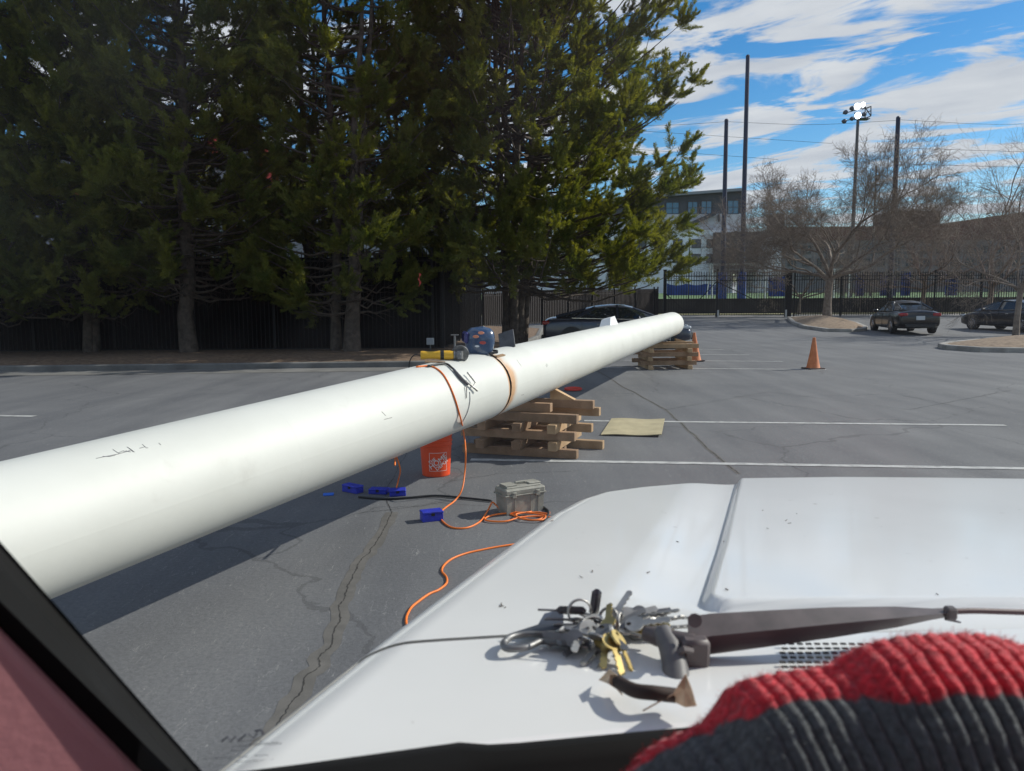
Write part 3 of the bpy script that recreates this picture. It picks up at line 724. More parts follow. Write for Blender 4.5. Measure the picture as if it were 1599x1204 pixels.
for a, c in (((1040, 316), (1060, 334)), ((1074, 315), (1089, 334)), ((1095, 314), (1111, 334)), ((1136, 313), (1153, 334))): win(bl, (q1(*a)[0], q1(*c)[1]), (q1(*c)[0], q1(*a)[1]), D1, M_WINB)
for px in (940, 970, 1000, 1028, 1058, 1088, 1112):
    for py in (374, 397): win(bl, (q1(px, 0, D1 - 2.5)[0], q1(px, py + 13, D1 - 2.5)[1]), (q1(px + 14, 0, D1 - 2.5)[0], q1(px, py, D1 - 2.5)[1]), D1 - 2.5)
b = MB(); b.tube([(q1(1113, 300)[0], D1 + 3, q1(1113, 305)[1]), (q1(1113, 300)[0], D1 + 3, q1(1113, 295)[1])], .25, 6); b.build('vent_pipe', M_LTG, bl)
D2 = 140.
q2 = lambda px, py: q1(px, py, D2)
b2 = thing('long_building', 'long brown topped school block stretching behind the bare trees to the right', 'building', (q2(1140, 400)[0], D2, 2.5))
X = [q2(p_, 0)[0] for p_ in (1139, 1212, 1232, 1380, 1468, 1760)]
wallpoly(b2, 'brown_wall', [(X[0], q2(0, 429)[1]), (X[1], q2(0, 429)[1]), (X[1], q2(1180, 357)[1]), (X[0], q2(1180, 358)[1])], D2 + 6, D2 + 20, M_BRN)
wallpoly(b2, 'white_bay', [(X[1] + .02, 2.5), (X[2], 2.5), (X[2], q2(1220, 370)[1]), (X[1] + .02, q2(1220, 370)[1])], D2 - .5, D2 + 20, M_WHT)
wallpoly(b2, 'wall', [(X[2] + .02, 2.5), (X[5], 2.5), (X[5], q2(1599, 374)[1]), (X[2] + .02, q2(1599, 374)[1])], D2, D2 + 20, mat('grey_brown_wall', (.20, .19, .195), .85, var=.25, vscale=.3))
wallpoly(b2, 'top_storey', [(X[2] + .02, q2(1599, 373.8)[1]), (X[5], q2(1599, 373.8)[1]), (X[5], q2(1599, 312)[1]), (q2(1470, 0)[0], q2(1470, 352)[1]), (X[2] + .02, q2(1250, 355)[1])], D2 - .3, D2 + 20, mat('red_brown_top', (.16, .085, .07), .85, var=.25, vscale=.3))
b = MB(); b.box(((q1(1395, 0, D2+10)[0] + q1(1468, 0, D2+10)[0]) / 2, D2 + 10, (q2(0, 356)[1] + q2(0, 331)[1]) / 2 + 0), (q1(1468, 0, D2+10)[0] - q1(1395, 0, D2+10)[0], 8, q2(0, 331)[1] - q2(0, 356)[1])); b.build('rooftop_box', M_BRN, b2); b = MB(); b.box(((q2(1245, 0)[0] + q2(1260, 0)[0]) / 2, D2 + 10, q2(0, 345)[1]), (2, 4, 3)); b.build('rooftop_box', M_BRN, b2)
b = MB()
for k in range(4): x = q2(1470 + k * 7, 0)[0]; b.bar((x, D2 + 1, q2(0, 353)[1]), (x, D2 + 1, q2(0, 338)[1]), .12)
b.bar((q2(1470, 0)[0], D2 + 1.15, q2(0, 339)[1]), (q2(1491, 0)[0], D2 + 1.15, q2(0, 339)[1]), .1); b.build('roof_railing', M_GALV, b2)
for px in range(1144, 1208, 13):
    for py in (375, 396): win(b2, (q1(px, 0, D2 + 6)[0], q1(px, py + 12, D2 + 6)[1]), (q1(px + 8, 0, D2 + 6)[0], q1(px, py, D2 + 6)[1]), D2 + 6)
for px in range(1244, 1700, 24):
    for py in (384, 404, 425): win(b2, (q2(px, 0)[0], q2(px, py + 11)[1]), (q2(px + 12, 0)[0], q2(px, py)[1]), D2)
# building beyond the evergreens
D3 = 75.
q3 = lambda px, py: q1(px, py, D3)
b3 = thing('pale_building', 'pale building with red panels glimpsed through gaps in the left evergreens', 'building', (q3(-200, 0)[0], D3, 0))
wallpoly(b3, 'wall', [(q3(-260, 0)[0], 0), (q3(690, 0)[0], 0), (q3(690, 0)[0], q3(690, 272)[1]), (q3(395, 0)[0], q3(395, 272)[1]), (q3(395, 0)[0], q3(395, 215)[1]), (q3(-260, 0)[0], q3(-260, 215)[1])], D3, D3 + 12, mat('pale_wall', (.24, .25, .28), .85, var=.1, vscale=.2))
for (a, c) in (((390, 268), (425, 308)), ((85, 280), (170, 320)), ((310, 215), (330, 260)), ((395, 225), (410, 262))):
    b = MB(); b.box(((q3(a[0], 0)[0] + q3(c[0], 0)[0]) / 2, D3 - .1, (q3(0, a[1])[1] + q3(0, c[1])[1]) / 2), (q3(c[0], 0)[0] - q3(a[0], 0)[0], .25, q3(0, a[1])[1] - q3(0, c[1])[1])); b.build('red_panel', mat('red_panel', (.55, .06, .05), .6), b3)
for px in range(-200, 380, 52):
    for py in (240, 290, 345): win(b3, (q3(px, 0)[0], q3(px, py + 24)[1]), (q3(px + 30, 0)[0], q3(px, py)[1]), D3)

# pitch furniture
M_WPOST = mat('goal_white', (.7, .7, .7), .5); M_NET = mat('net_cord', (.45, .45, .45), .9)
def goal(label, px0, px1, py0, py1, d):
    a, c = at_y(px0, py1, d), at_y(px1, py0, d); z0_, z1_ = 1.75, c.z
    t = thing('football_goal', label, 'goal', (a.x, d, z0_), 'white goals on the pitch')
    b = MB(); b.tube([(a.x, d, z0_), (a.x, d, z1_), (c.x, d, z1_), (c.x, d, z0_)], .07, 6)
    for x in (a.x, c.x): b.tube([(x, d, z1_), (x, d + 1.0, z1_), (x, d + 2.2, z0_)], .05, 5)
    b.build('goal_frame', M_WPOST, t); b = MB()
    n = 16
    for i in range(n + 1):
        x = a.x + (c.x - a.x) * i / n; b.tube([(x, d, z1_), (x, d + 1, z1_ - .1), (x, d + 2.2, z0_)], .012, 3, cap=False)
    for j in range(9):
        s = j / 8; b.tube([(a.x, d + 1 + 1.2 * s, z1_ - .1 - (z1_ - z0_ - .1) * s), (c.x, d + 1 + 1.2 * s, z1_ - .1 - (z1_ - z0_ - .1) * s)], .012, 3, cap=False)
    b.build('net', M_NET, t)
goal('wide white goal with hanging net behind the two left navy poles', 1112, 1196, 412, 458, 80)
goal('small white goal seen through the fence right of the large bare tree trunk', 1302, 1327, 420, 455, 78)
M_BLUE = mat('blue_banner', (.02, .055, .25), .7, var=.3, vscale=.6)
for label, a, c, d in (('long blue field cover behind the left half of the gate', (1042, 443), (1120, 457), 112), ('blue banner panel behind the right half of the gate', (1201, 431), (1231, 456), 96), ('blue banner panel left of the middle black sedan', (1338, 428), (1348, 455), 96),
                       ('wider blue banner panel above the roof of the middle black sedan', (1376, 430), (1399, 455), 96), ('narrow blue banner panel right of the wider one', (1408, 425), (1420, 453), 96), ('blue banner panel seen between the two black sedans', (1478, 428), (1494, 452), 96)):
    p, q = at_y(*a, d), at_y(*c, d); b = MB()
    K = 16; zlo = 2.0 if d < 100 else 2.3
    rows = [[(p.x + (q.x - p.x) * i / K, d + .12 * math.sin(i * 1.9) + s * .08, z) for z in np.linspace(zlo, p.z - .25 * abs(math.sin(i * .5)), 4)] for s in (0,) for i in range(K + 1)]
    b.grid(rows); rows = [[(v[0], v[1] + .12, v[2]) for v in r_] for r_ in rows]; b.grid(rows)
    for k in (0, K): b.tube([(p.x + (q.x - p.x) * k / K, d + .06, 1.8), (p.x + (q.x - p.x) * k / K, d + .06, p.z + .1)], .05, 6)
    tag(b.build('field_banner', M_BLUE), label, 'banner', 'blue banners beyond the pitch')
# chain link fence with posts in front of the far buildings
t = thing('chain_link_fence', 'tall thin grey mesh fence on posts along the near edge of the pitch', 'fence', (10, 72, 1.7))
b = MB(); fx0, fx1 = at_y(1075, 450, 72).x, at_y(1720, 450, 72).x; ztp = at_y(1100, 386, 72).z
b.bar((fx0, 72, ztp), (fx1, 72, ztp), .05); b.bar((fx0, 72.02, at_y(1100, 412, 72).z), (fx1, 72.02, at_y(1100, 412, 72).z), .03)
for i in range(int((fx1 - fx0) / .28)): x = fx0 + i * .28; b.bar((x, 72.05, 1.7), (x, 72.05, ztp), .009, up=(1, 0, 0))
for j in range(14): z = 1.7 + (ztp - 1.7) * j / 14; b.bar((fx0, 72.08, z), (fx1, 72.08, z), .009)
b.build('mesh', M_GALV, t)
for i in range(9):
    x = fx0 + (fx1 - fx0) * i / 8; b = MB(); b.tube([(x, 71.9, 1.65), (x, 71.9, ztp + .1)], .06, 6); b.build('post', M_GALV, t)

# ================================================================== CARS
def car(name, label, loc, rz, paint, rear_style=0, L_=4.75, wid=1.82, hgt=1.45, group='sedans parked in the lot'):
    t = thing(name, label, 'car', loc, group, rz)
    hx = L_ / 2; bp = mat(paint[0], paint[1], .28, .35, coat=.8)
    # local x forward; profile stations: x, half width, bottom, belt (shoulder), deck crown
    ST = [(-hx, .70, .42, .74, .80), (-hx + .06, .80, .30, .88, .97), (-hx + .22, .86, .24, .95, 1.05), (-hx + .75, .90, .22, .97, 1.07), (-hx + 1.1, .91, .2, .97, 1.04), (-.4, .91, .18, .95, .99), (.3, .91, .18, .93, .97), (.85, .91, .2, .91, .96), (hx - 1.2, .905, .2, .88, .95), (hx - .7, .89, .2, .82, .90), (hx - .25, .84, .22, .72, .80), (hx - .06, .74, .24, .62, .68), (hx, .62, .32, .54, .56)]
    rows = []
    for (x, w, zb, zs, zc) in ST:
        w *= wid / 1.82
        rows.append([(x, -w * .86, zb), (x, -w, zb + .1), (x, -w * 1.0, zb + (zs - zb) * .55), (x, -w * .985, zs - .07), (x, -w * .93, zs), (x, -w * .6, zs + (zc - zs) * .75), (x, 0, zc), (x, w * .6, zs + (zc - zs) * .75), (x, w * .93, zs), (x, w * .985, zs - .07), (x, w, zb + (zs - zb) * .55), (x, w, zb + .1), (x, w * .86, zb)])
    b = MB(); b.grid(rows); n = 13
    b.f.append(list(range(n))); b.m.append(0); b.f.append(list(range((len(rows) - 1) * n, len(rows) * n))); b.m.append(0)
    for i in range(len(rows) - 1): b.f.append([i * n, (i + 1) * n, (i + 1) * n + n - 1, i * n + n - 1]); b.m.append(0)
    body = b.build('body', bp, t, smooth=50, world=False)
    sub = body.modifiers.new('s', 'SUBSURF'); sub.levels = 1; sub.render_levels = 2
    # greenhouse
    base = [(-hx + .45, .62), (-hx + 1.12, .79), (-.2, .83), (1.0, .80), (1.62, .60)]
    roof = [(-hx + 1.42, .52), (-hx + 1.75, .57), (-.25, .60), (.22, .58), (.52, .48)]
    zb_ = [1.05, 1.0, .96, .94, .91]; zr_ = [hgt - .17, hgt - .10, hgt - .055, hgt - .075, hgt - .14]
    b = MB()
    lo = [(x, s * w, z) for s in (1,) for (x, w), z in zip(base, zb_)] + [(x, -w, z) for (x, w), z in reversed(list(zip(base, zb_)))]
    hi = [(x, w, z) for (x, w), z in zip(roof, zr_)] + [(x, -w, z) for (x, w), z in reversed(list(zip(roof, zr_)))]
    b.grid([lo + [lo[0]], hi + [hi[0]]]); b.build('windows', mat('car_glass', (.012, .018, .022), .04, spec=.9), t, world=False)
    b = MB(); rr_ = []
    for (x, w), z in zip(roof, zr_): rr_.append([(x, -w - .01, z - .01), (x, -w * .6, z + .045), (x, 0, z + .06), (x, w * .6, z + .045), (x, w + .01, z - .01)])
    b.grid(rr_); b.build('roof', bp, t, smooth=True, world=False)
    b = MB()
    for s in (-1, 1):
        for i, wd in ((0, .09), (1, .10), (4, .055)):
            a = Vector((base[i][0], s * (base[i][1] + .008), zb_[i])); c = Vector((roof[i][0], s * (roof[i][1] + .008), zr_[i])); b.bar(a, c, .03, wd, up=(1, 0, 0))
        a = Vector((.05, s * .838, .95)); c = Vector((.0, s * .612, hgt - .03)); b.bar(a, c, .02, .07, up=(1, 0, 0))
        for i in range(4): b.bar((roof[i][0], s * (roof[i][1] + .012), zr_[i] - .01), (roof[i + 1][0], s * (roof[i + 1][1] + .012), zr_[i + 1] - .01), .04, .05)
    b.build('pillars', bp, t, world=False)
    b = MB()
    for s in (-1, 1): b.bar((-hx + 1.0, s * .835, 1.0), (.9, s * .835, .945), .015, .02)
    b.build('window_trim', mat('chrome', (.7, .7, .7), .15, 1), t, world=False)
    for s in (-1, 1):
        for wx in (-hx + 1.0, hx - .92):
            M_ = T(wx, s * (wid / 2 - .12), .325) @ RX(math.pi / 2)
            b = MB(); b.lathe([(.20, -.11), (.31, -.11), (.328, -.07), (.328, .07), (.31, .11), (.20, .11)], 28, M_, cap=True); w_ = b.build('wheel', mat('tyre', (.015, .015, .016), .85), t, smooth=40, world=False)
            b = MB(); Mo = T(wx, s * (wid / 2 - .005), .325) @ RX(math.pi / 2)
            b.lathe([(.20, -.012), (.215, .0), (.20, .012)], 24, Mo, cap=False); b.lathe([(.05, -.012), (.05, .012)], 12, Mo)
            for k in range(10): an = k * math.pi / 5; b.bar(Mo @ Vector((.04 * math.cos(an), .04 * math.sin(an), 0)), Mo @ Vector((.205 * math.cos(an), .205 * math.sin(an), 0)), .014, .032, up=Mo.to_3x3() @ Vector((-math.sin(an), math.cos(an), 0)))
            b.build('rim', mat('alloy', (.38, .38, .4), .3, 1), w_, world=False)
            b = MB(); M2 = T(wx, s * (wid / 2 + .004), .34) @ RX(math.pi / 2)
            vs = [(.39 * math.cos(a_), .39 * math.sin(a_), 0) for a_ in np.linspace(-.25, math.pi + .25, 20)]; b.add([(0, 0, 0)] + vs, [(0, i, i + 1) for i in range(1, 20)], M2); b.build('wheel_arch', M_BLACKP, t, world=False)
            w_.location.y = s * .012
    for s in (-1, 1):
        b = MB(); b.box((-hx + .15, s * .66, .84), (.30, .34, .14), RZ(0), .04); b.build('tail_light', mat('red_lens', (.35, .01, .01), .15, coat=.5), t, world=False)
        b = MB(); b.box((hx - .22, s * .66, .69), (.34, .30, .11), RZ(0), .04); b.build('headlight', mat('clear_lens', (.55, .6, .65), .1, spec=.8), t, world=False)
        b = MB(); b.box((.72, s * (wid / 2 + .07), .99), (.12, .2, .13), None, .04); b.build('mirror', bp, t, world=False)
        b = MB()
        for hxp in (-.55, .45): b.box((hxp, s * (wid / 2 + .012), .80), (.16, .03, .025), None, .008)
        b.build('door_handle', mat('chrome', (.7, .7, .7), .15, 1), t, world=False)
        b = MB()
        for hxp in (-1.12, -.08, .98): b.box((hxp, s * (wid / 2 - .003), .56), (.012, .012, .66))
        b.build('door_gap', M_BLACKP, t, world=False)
    b = MB(); b.box((-hx - .01, 0, .70), (.03, .34, .17)); b.build('number_plate', mat('plate_white', (.62, .64, .66), .5), t, world=False)
    b = MB(); b.box((-hx + .0, 0, .36), (.10, 1.2, .16), None, .03); b.build('rear_valance', M_BLACKP, t, world=False)
    b = MB(); b.box((hx - .02, 0, .40), (.08, 1.0, .22), None, .03); b.box((hx + .015, 0, .5), (.02, .95, .02)); b.build('grille', M_BLACKP, t, world=False)
    return t
car('sedan', 'grey blue sedan parked behind the far end of the pipe', (3.55, 26.0, 0), R(-9), ('slate_metallic', (.035, .042, .066)), L_=4.9)
car('sedan', 'black sedan seen from its rear left corner in the middle of the far bays', (17.85, 35.2, gz(35.2)), R(80), ('black_metallic', (.004, .004, .006)), L_=4.7)
car('sedan', 'black sedan cut by the right edge of the photo', (23.4, 36.0, gz(36)), R(103), ('black_blue_metallic', (.004, .005, .010)), L_=4.7)

# ================================================================== THE PIPE
PA, PW, PB = Vector((-2.273, 2.0, .644)), Vector((-.2675, 6.328, .855)), Vector((3.817, 18.35, 1.001))
PA = PW + (PA - PW) * 1.9
PR = .28
pipe = thing('steel_pipe', 'long white painted steel pipe of two welded lengths lying across timber stacks', 'pipe', (PW.x, PW.y, 0))
def pipe_mat():
    m = mat('pipe_paint', (.60, .605, .56), .58, col2=(.66, .665, .62), vscale=1.2, bump=.04, bscale=30)
    t = m.node_tree; b = t.nodes['Principled BSDF']; src = b.inputs['Base Color'].links[0].from_socket; n = t.nodes.new; l = t.links.new
    at = n('ShaderNodeAttribute'); at.attribute_name = 'rust'; no = n('ShaderNodeTexNoise'); no.inputs['Scale'].default_value = 9; no.inputs['Detail'].default_value = 8
    tx = n('ShaderNodeTexCoord'); l(tx.outputs['Object'], no.inputs['Vector'])
    mu = n('ShaderNodeMath'); mu.operation = 'MULTIPLY'; l(at.outputs['Fac'], mu.inputs[0]); l(no.outputs['Fac'], mu.inputs[1])
    rp = n('ShaderNodeValToRGB'); rp.color_ramp.elements[0].position = .08; rp.color_ramp.elements[0].color = (0, 0, 0, 1); rp.color_ramp.elements[1].position = .62; rp.color_ramp.elements[1].color = (.8, .8, .8, 1); l(mu.outputs[0], rp.inputs[0])
    mx = n('ShaderNodeMix'); mx.data_type = 'RGBA'; mx.inputs['B'].default_value = (.52, .24, .06, 1); l(rp.outputs[0], mx.inputs['Factor']); l(src, mx.inputs['A'])
    # rubbed smudges
    s2 = n('ShaderNodeTexNoise'); s2.inputs['Scale'].default_value = 2.3; s2.inputs['Detail'].default_value = 9; s2.inputs['Roughness'].default_value = .7; l(tx.outputs['Object'], s2.inputs['Vector'])
    r2 = n('ShaderNodeValToRGB'); r2.color_ramp.elements[0].position = .60; r2.color_ramp.elements[0].color = (0, 0, 0, 1); r2.color_ramp.elements[1].position = .76; r2.color_ramp.elements[1].color = (.45, .45, .45, 1); l(s2.outputs['Fac'], r2.inputs[0])
    m2 = n('ShaderNodeMix'); m2.data_type = 'RGBA'; m2.inputs['B'].default_value = (.42, .40, .36, 1); l(r2.outputs[0], m2.inputs['Factor']); l(mx.outputs['Result'], m2.inputs['A'])
    l(m2.outputs['Result'], b.inputs['Base Color']); return m
M_PIPE = pipe_mat()
def pipe_part(name, A, B, hot, cap_end):
    ax = (B - A).normalized(); u = ax.cross(Vector((0, 0, 1))).normalized(); w = u.cross(ax); ln = (B - A).length; n = 96
    ss = sorted(set([0, ln] + [min(ln, k * .5) for k in range(int(ln / .5) + 1)] + [max(0, min(ln, (0 if hot == 0 else ln) + (1 if hot == 0 else -1) * k * .012)) for k in range(24)]))
    b = MB(); b.grid([[A + ax * s + (u * math.cos(2 * math.pi * j / n) + w * math.sin(2 * math.pi * j / n)) * (PR - (.0015 if abs(s - (0 if hot == 0 else ln)) < .006 else 0)) for j in range(n + 1)] for s in ss])
    N0 = len(b.v); vals = []
    for s in ss:
        d = abs(s - (0 if hot == 0 else ln))
        for j in range(n + 1):
            an = 2 * math.pi * j / n; side = .62 + .5 * math.sin(an * 3 + 1) * .4
            vals.append(math.exp(-(d / (.12 if hot == 0 else .022)) ** 2) * side * 2.1)
    if cap_end:       # the wall of the open end and the inside
        rows = [[B + (u * math.cos(2 * math.pi * j / n) + w * math.sin(2 * math.pi * j / n)) * (PR - .012) + ax * q for j in range(n + 1)] for q in (0, -3.0)]
        rows = [[B + (u * math.cos(2 * math.pi * j / n) + w * math.sin(2 * math.pi * j / n)) * PR for j in range(n + 1)]] + rows
        b.grid(rows); vals += [0] * (len(b.v) - N0)
    o = b.build(name, M_PIPE, pipe, smooth=40)
    a = o.data.attributes.new('rust', 'FLOAT', 'POINT'); a.data.foreach_set('value', vals); return o
axn = (PW - PA).normalized(); axf = (PB - PW).normalized()
pipe_part('near_length', PA, PW - axn * .0012, 1, False); pipe_part('far_length', PW + axf * .0012, PB, 0, True)
def on_pipe(px, py, lift=0.0):
    d = ray(px, py); best = None
    for A, B in ((PA, PW), (PW, PB)):
        a = (B - A).normalized(); oc = EYE - A; dd = d - a * d.dot(a); oo = oc - a * oc.dot(a)
        qa, qb, qc = dd.dot(dd), 2 * dd.dot(oo), oo.dot(oo) - PR * PR; disc = qb * qb - 4 * qa * qc
        t = (-qb - math.sqrt(max(disc, 0))) / (2 * qa); P = EYE + d * t; s = (P - A).dot(a)
        if (-.3 if A is PW else -99) <= s <= (B - A).length + (.02 if A is PA else 0):
            c = A + a * s; nn = (P - c).normalized(); r_ = c + nn * (PR + lift), nn, a
            if best is None or A is PA: best = r_
            if A is PA: break
    return best
def ring(A, ax, r, rad, n=64, jit=0.0, seg=None):
    u = ax.cross(Vector((0, 0, 1))).normalized(); w = u.cross(ax)
    return [A + (u * math.cos(2 * math.pi * j / n) + w * math.sin(2 * math.pi * j / n)) * r + ax * random.uniform(-jit, jit) for j in range(n + 1)]
b = MB(); b.tube(ring(PW, axf, PR - .0005, .003, 90, .003), [random.uniform(.0010, .0032) for _ in range(91)], 6); b.build('weld_bead', mat('weld', (.05, .035, .03), .7, .5), pipe, smooth=True)
b = MB(); q_ = PA + axn * ((PW - PA).length - 2.55); b.tube(ring(q_, axn, PR - .0008, .003, 80), .0012, 6); b.build('old_seam', mat('seam_paint', (.60, .60, .555), .6), pipe, smooth=True)
# pen marks
b = MB()
marks = [[(150, 716), (165, 713), (185, 709), (205, 703)], [(176, 702), (182, 706), (186, 708)], [(198, 698), (205, 703), (208, 706)], [(200, 699), (210, 706)], [(204, 706), (196, 704)], [(222, 694), (229, 700), (231, 699)], [(218, 700), (226, 698)], [(248, 692), (251, 695)], [(186, 707), (192, 704), (197, 706)], [(160, 713), (171, 713), (180, 711)]]
for mk in marks: b.tube([on_pipe(x, y, .0006)[0] for x, y in mk], .0011, 4)
b.build('pen_writing', mat('marker_ink', (.06, .06, .08), .7), pipe)
b = MB()
for mk in ([(807, 562), (811, 568), (814, 572)], [(853, 568), (855, 571)], [(814, 617), (818, 616)], [(852, 570), (854, 573)], [(600, 655), (612, 652)], [(596, 643), (602, 649)]): b.tube([on_pipe(x, y, .0006)[0] for x, y in mk], .0013, 4)
b.build('scratches', mat('scratch', (.10, .09, .08), .7), pipe)

# ================================================================== THINGS ON THE PIPE
# orientation helper on the pipe top
def pframe(px, py, lift=0.0, rot=0.0):
    P, nn, a = on_pipe(px, py, lift); M_ = frame(P, a, nn); return M_ @ RZ(rot)
def top_of_pipe(px, lift=0.0, tilt=0.0):
    """point on the pipe's crest seen above photo column px"""
    best = None
    for A, B in ((PA, PW), (PW, PB)):
        a = (B - A).normalized()
        for k in range(400):
            s = (B - A) * (k / 400) + A; d = s.x / s.y * FPX * 1.0 + CX
            e = abs(d - px)
            if best is None or e < best[0]: best = (e, s, a)
    s, a = best[1], best[2]; nn = (Vector((0, 0, 1)) - a * a.z).normalized(); nn = (Matrix.Rotation(tilt, 3, a) @ nn)
    return frame(s + nn * (PR + lift), a, nn)
# welding helmet: local x along the pipe away, z up. Its face looks to the left of the photo
Mh = top_of_pipe(748, -.012, R(4)) @ RZ(R(122)) @ Matrix.Diagonal((1, 1, .86, 1))
hl = thing('welding_helmet', 'blue welding helmet with red and white stickers resting on the pipe', 'helmet', tuple(Mh.translation))
M_HELM = mat('helmet_blue', (.018, .045, .11), .25, col2=(.04, .085, .17), vscale=9, coat=.6)
b = MB(); rows = []
for i in range(13):
    v = i / 12; rows.append([])
    for j in range(25):
        a = -math.pi * .80 + 1.6 * math.pi * j / 24
        prof = [(0, .085, .115), (.04, .098, .128), (.10, .108, .142), (.17, .108, .145), (.22, .092, .13), (.255, .055, .09), (.268, .0, .0)]
        z = v ** .9 * .268; 
        for (z0_, w0, l0), (z1_, w1, l1) in zip(prof[:-1], prof[1:]):
            if z <= z1_ + 1e-6: k = (z - z0_) / (z1_ - z0_); w = w0 + (w1 - w0) * k; l_ = l0 + (l1 - l0) * k; break
        sx = math.cos(a); cx_ = l_ * (abs(sx) ** .75) * (1 if sx > 0 else -1); rows[-1].append((cx_ if cx_ > 0 else cx_ * .75, w * math.sin(a), z))
b.grid(rows, Mh); sh = b.build('shell', M_HELM, hl, smooth=40); md = sh.modifiers.new('s', 'SOLIDIFY'); md.thickness = .004
b = MB(); b.box((.140, 0, .155), (.035, .135, .105), Mh, .012); fr_ = b.build('visor_frame', mat('helmet_purple', (.035, .035, .16), .3), hl)
b = MB(); b.box((.159, 0, .155), (.004, .108, .072), Mh, .001); b.build('visor_glass', mat('visor', (.015, .015, .09), .06, spec=1), fr_)
for (x_, z_0, s_, c_) in ((.03, .21, .019, (.62, .22, .12)), (.015, .12, .020, (.42, .06, .05)), (.075, .175, .018, (.62, .66, .72)), (.06, .085, .014, (.6, .62, .66))):
    for sg in (-1, 1):
        b = MB(); b.lathe([(s_, 0), (s_ * .9, .002)], 12, Mh @ T(x_, sg * (.1075 if z_0 < .2 else .093), z_0) @ RX(-sg * math.pi / 2 + (R(18) * sg if z_0 > .2 else 0)) @ Matrix.Diagonal((1.4, .8, 1, 1))); b.build('sticker', mat('sticker_%d' % (c_[0] * 100), c_, .4), hl)
b = MB(); b.tube([Mh @ Vector((-.05 + .0, -.09, .02)), Mh @ Vector((-.115, -.075, .03)), Mh @ Vector((-.13, 0, .035)), Mh @ Vector((-.115, .075, .03)), Mh @ Vector((-.05, .09, .02))], .010, 6); b.build('headband', M_BLACKP, hl)
b = MB(); b.lathe([(.022, -.01), (.022, .012), (.015, .018)], 12, Mh @ T(-.02, -.105, .13) @ RX(math.pi / 2)); b.build('pivot_knob', M_BLACKP, hl)
# leather pad / shingle pieces under helmet
P1 = [on_pipe(x, y, .006)[0] for x, y in ((742, 547), (762, 545.5), (789, 556), (776, 559), (757, 552))]
b = MB(); n5 = [p_ + Vector((0, 0, .006)) for p_ in P1]; b.add(P1 + n5, [(0, 1, 2, 3, 4), (9, 8, 7, 6, 5)] + [(i, (i + 1) % 5, 5 + (i + 1) % 5, 5 + i) for i in range(5)])
tag(b.build('leather_scrap', mat('tan_leather', (.30, .19, .10), .85, var=.3, vscale=30, bump=.5)), 'tan leather scrap lying on the pipe under the helmet', 'scrap')
# dark metal plate leaning on the far side of the pipe
Mp = top_of_pipe(795, .055, R(-4)) @ RZ(R(78)) @ RX(R(18)) @ RY(R(14))
t = thing('steel_plate', 'dark square steel plate propped on the pipe right of the helmet', 'plate', tuple(Mp.translation))
b = MB(); b.box((0, 0, .0), (.16, .012, .17), Mp, .002); b.build('plate', mat('dark_plate', (.06, .062, .07), .55, var=.3, vscale=14), t)
b = MB(); b.box((-.03, -.02, -.085), (.05, .03, .02), Mp, .004); b.build('magnet_foot', mat('pale_foot', (.5, .5, .48), .5), t)
# angle grinder lying on the crest
Mg = pframe(693, 562, .036, R(200))
Pg, ng, ag = on_pipe(685, 563, .045)
a0 = Pg; ga = (at_y(655, 560, 6.05) - at_y(712, 560.5, 6.0)).normalized()
g_c = top_of_pipe(702, .038, R(8)).translation
gr = thing('angle_grinder', 'yellow angle grinder with a grey gear head lying on top of the pipe', 'grinder', tuple(g_c))
Mg = frame(g_c, Vector((-1, -.12, .01)), (0, 0, 1))
Mb = Mg @ RY(math.pi / 2)
b = MB(); b.lathe([(.012, .0), (.031, .003), (.035, .03), (.035, .11), (.030, .13), (.028, .19), (.033, .235), (.030, .25), (.01, .252)], 18, Mb); b.build('motor_body', mat('grinder_yellow', (.72, .40, .02), .4), gr, smooth=40)
b = MB(); b.lathe([(.0355, .075), (.036, .077), (.036, .10), (.0355, .102)], 18, Mb, cap=False); b.build('label_band', M_BLACKP, gr)
b = MB(); b.lathe([(.034, -.012), (.035, 0)], 18, Mb); b.box((-.035, 0, .0), (.06, .058, .058), Mg, .016); b.tube([Mg @ Vector((-.045, 0, -.03)), Mg @ Vector((-.045, 0, .033))], .028, 16); b.build('gear_head', M_GREYST, gr, smooth=40)
b = MB(); b.lathe([(.062, -.001), (.0625, .002), (.0, .002)], 28, Mg @ T(-.05, .0, .0) @ RX(R(78)) @ T(0, 0, .036)); b.build('disc', mat('grinding_disc', (.03, .03, .03), .9), gr, smooth=30)
b = MB(); b.lathe([(.066, -.012), (.068, .012), (.062, .016)], 24, Mg @ T(-.05, .0, .0) @ RX(R(78)) @ T(0, 0, .03)); b.build('guard', M_GREYST, gr, smooth=40)
e = Mg @ Vector((.25, 0, 0))
b = MB(); b.tube(smoothpath([e, e + Vector((-.05, .0, .0)), e + Vector((-.09, .03, -.06)), e + Vector((-.10, .09, -.2)), e + Vector((-.10, .12, -.5))]), .0045, 6); b.build('power_cord', M_BLACKP, gr, smooth=True)
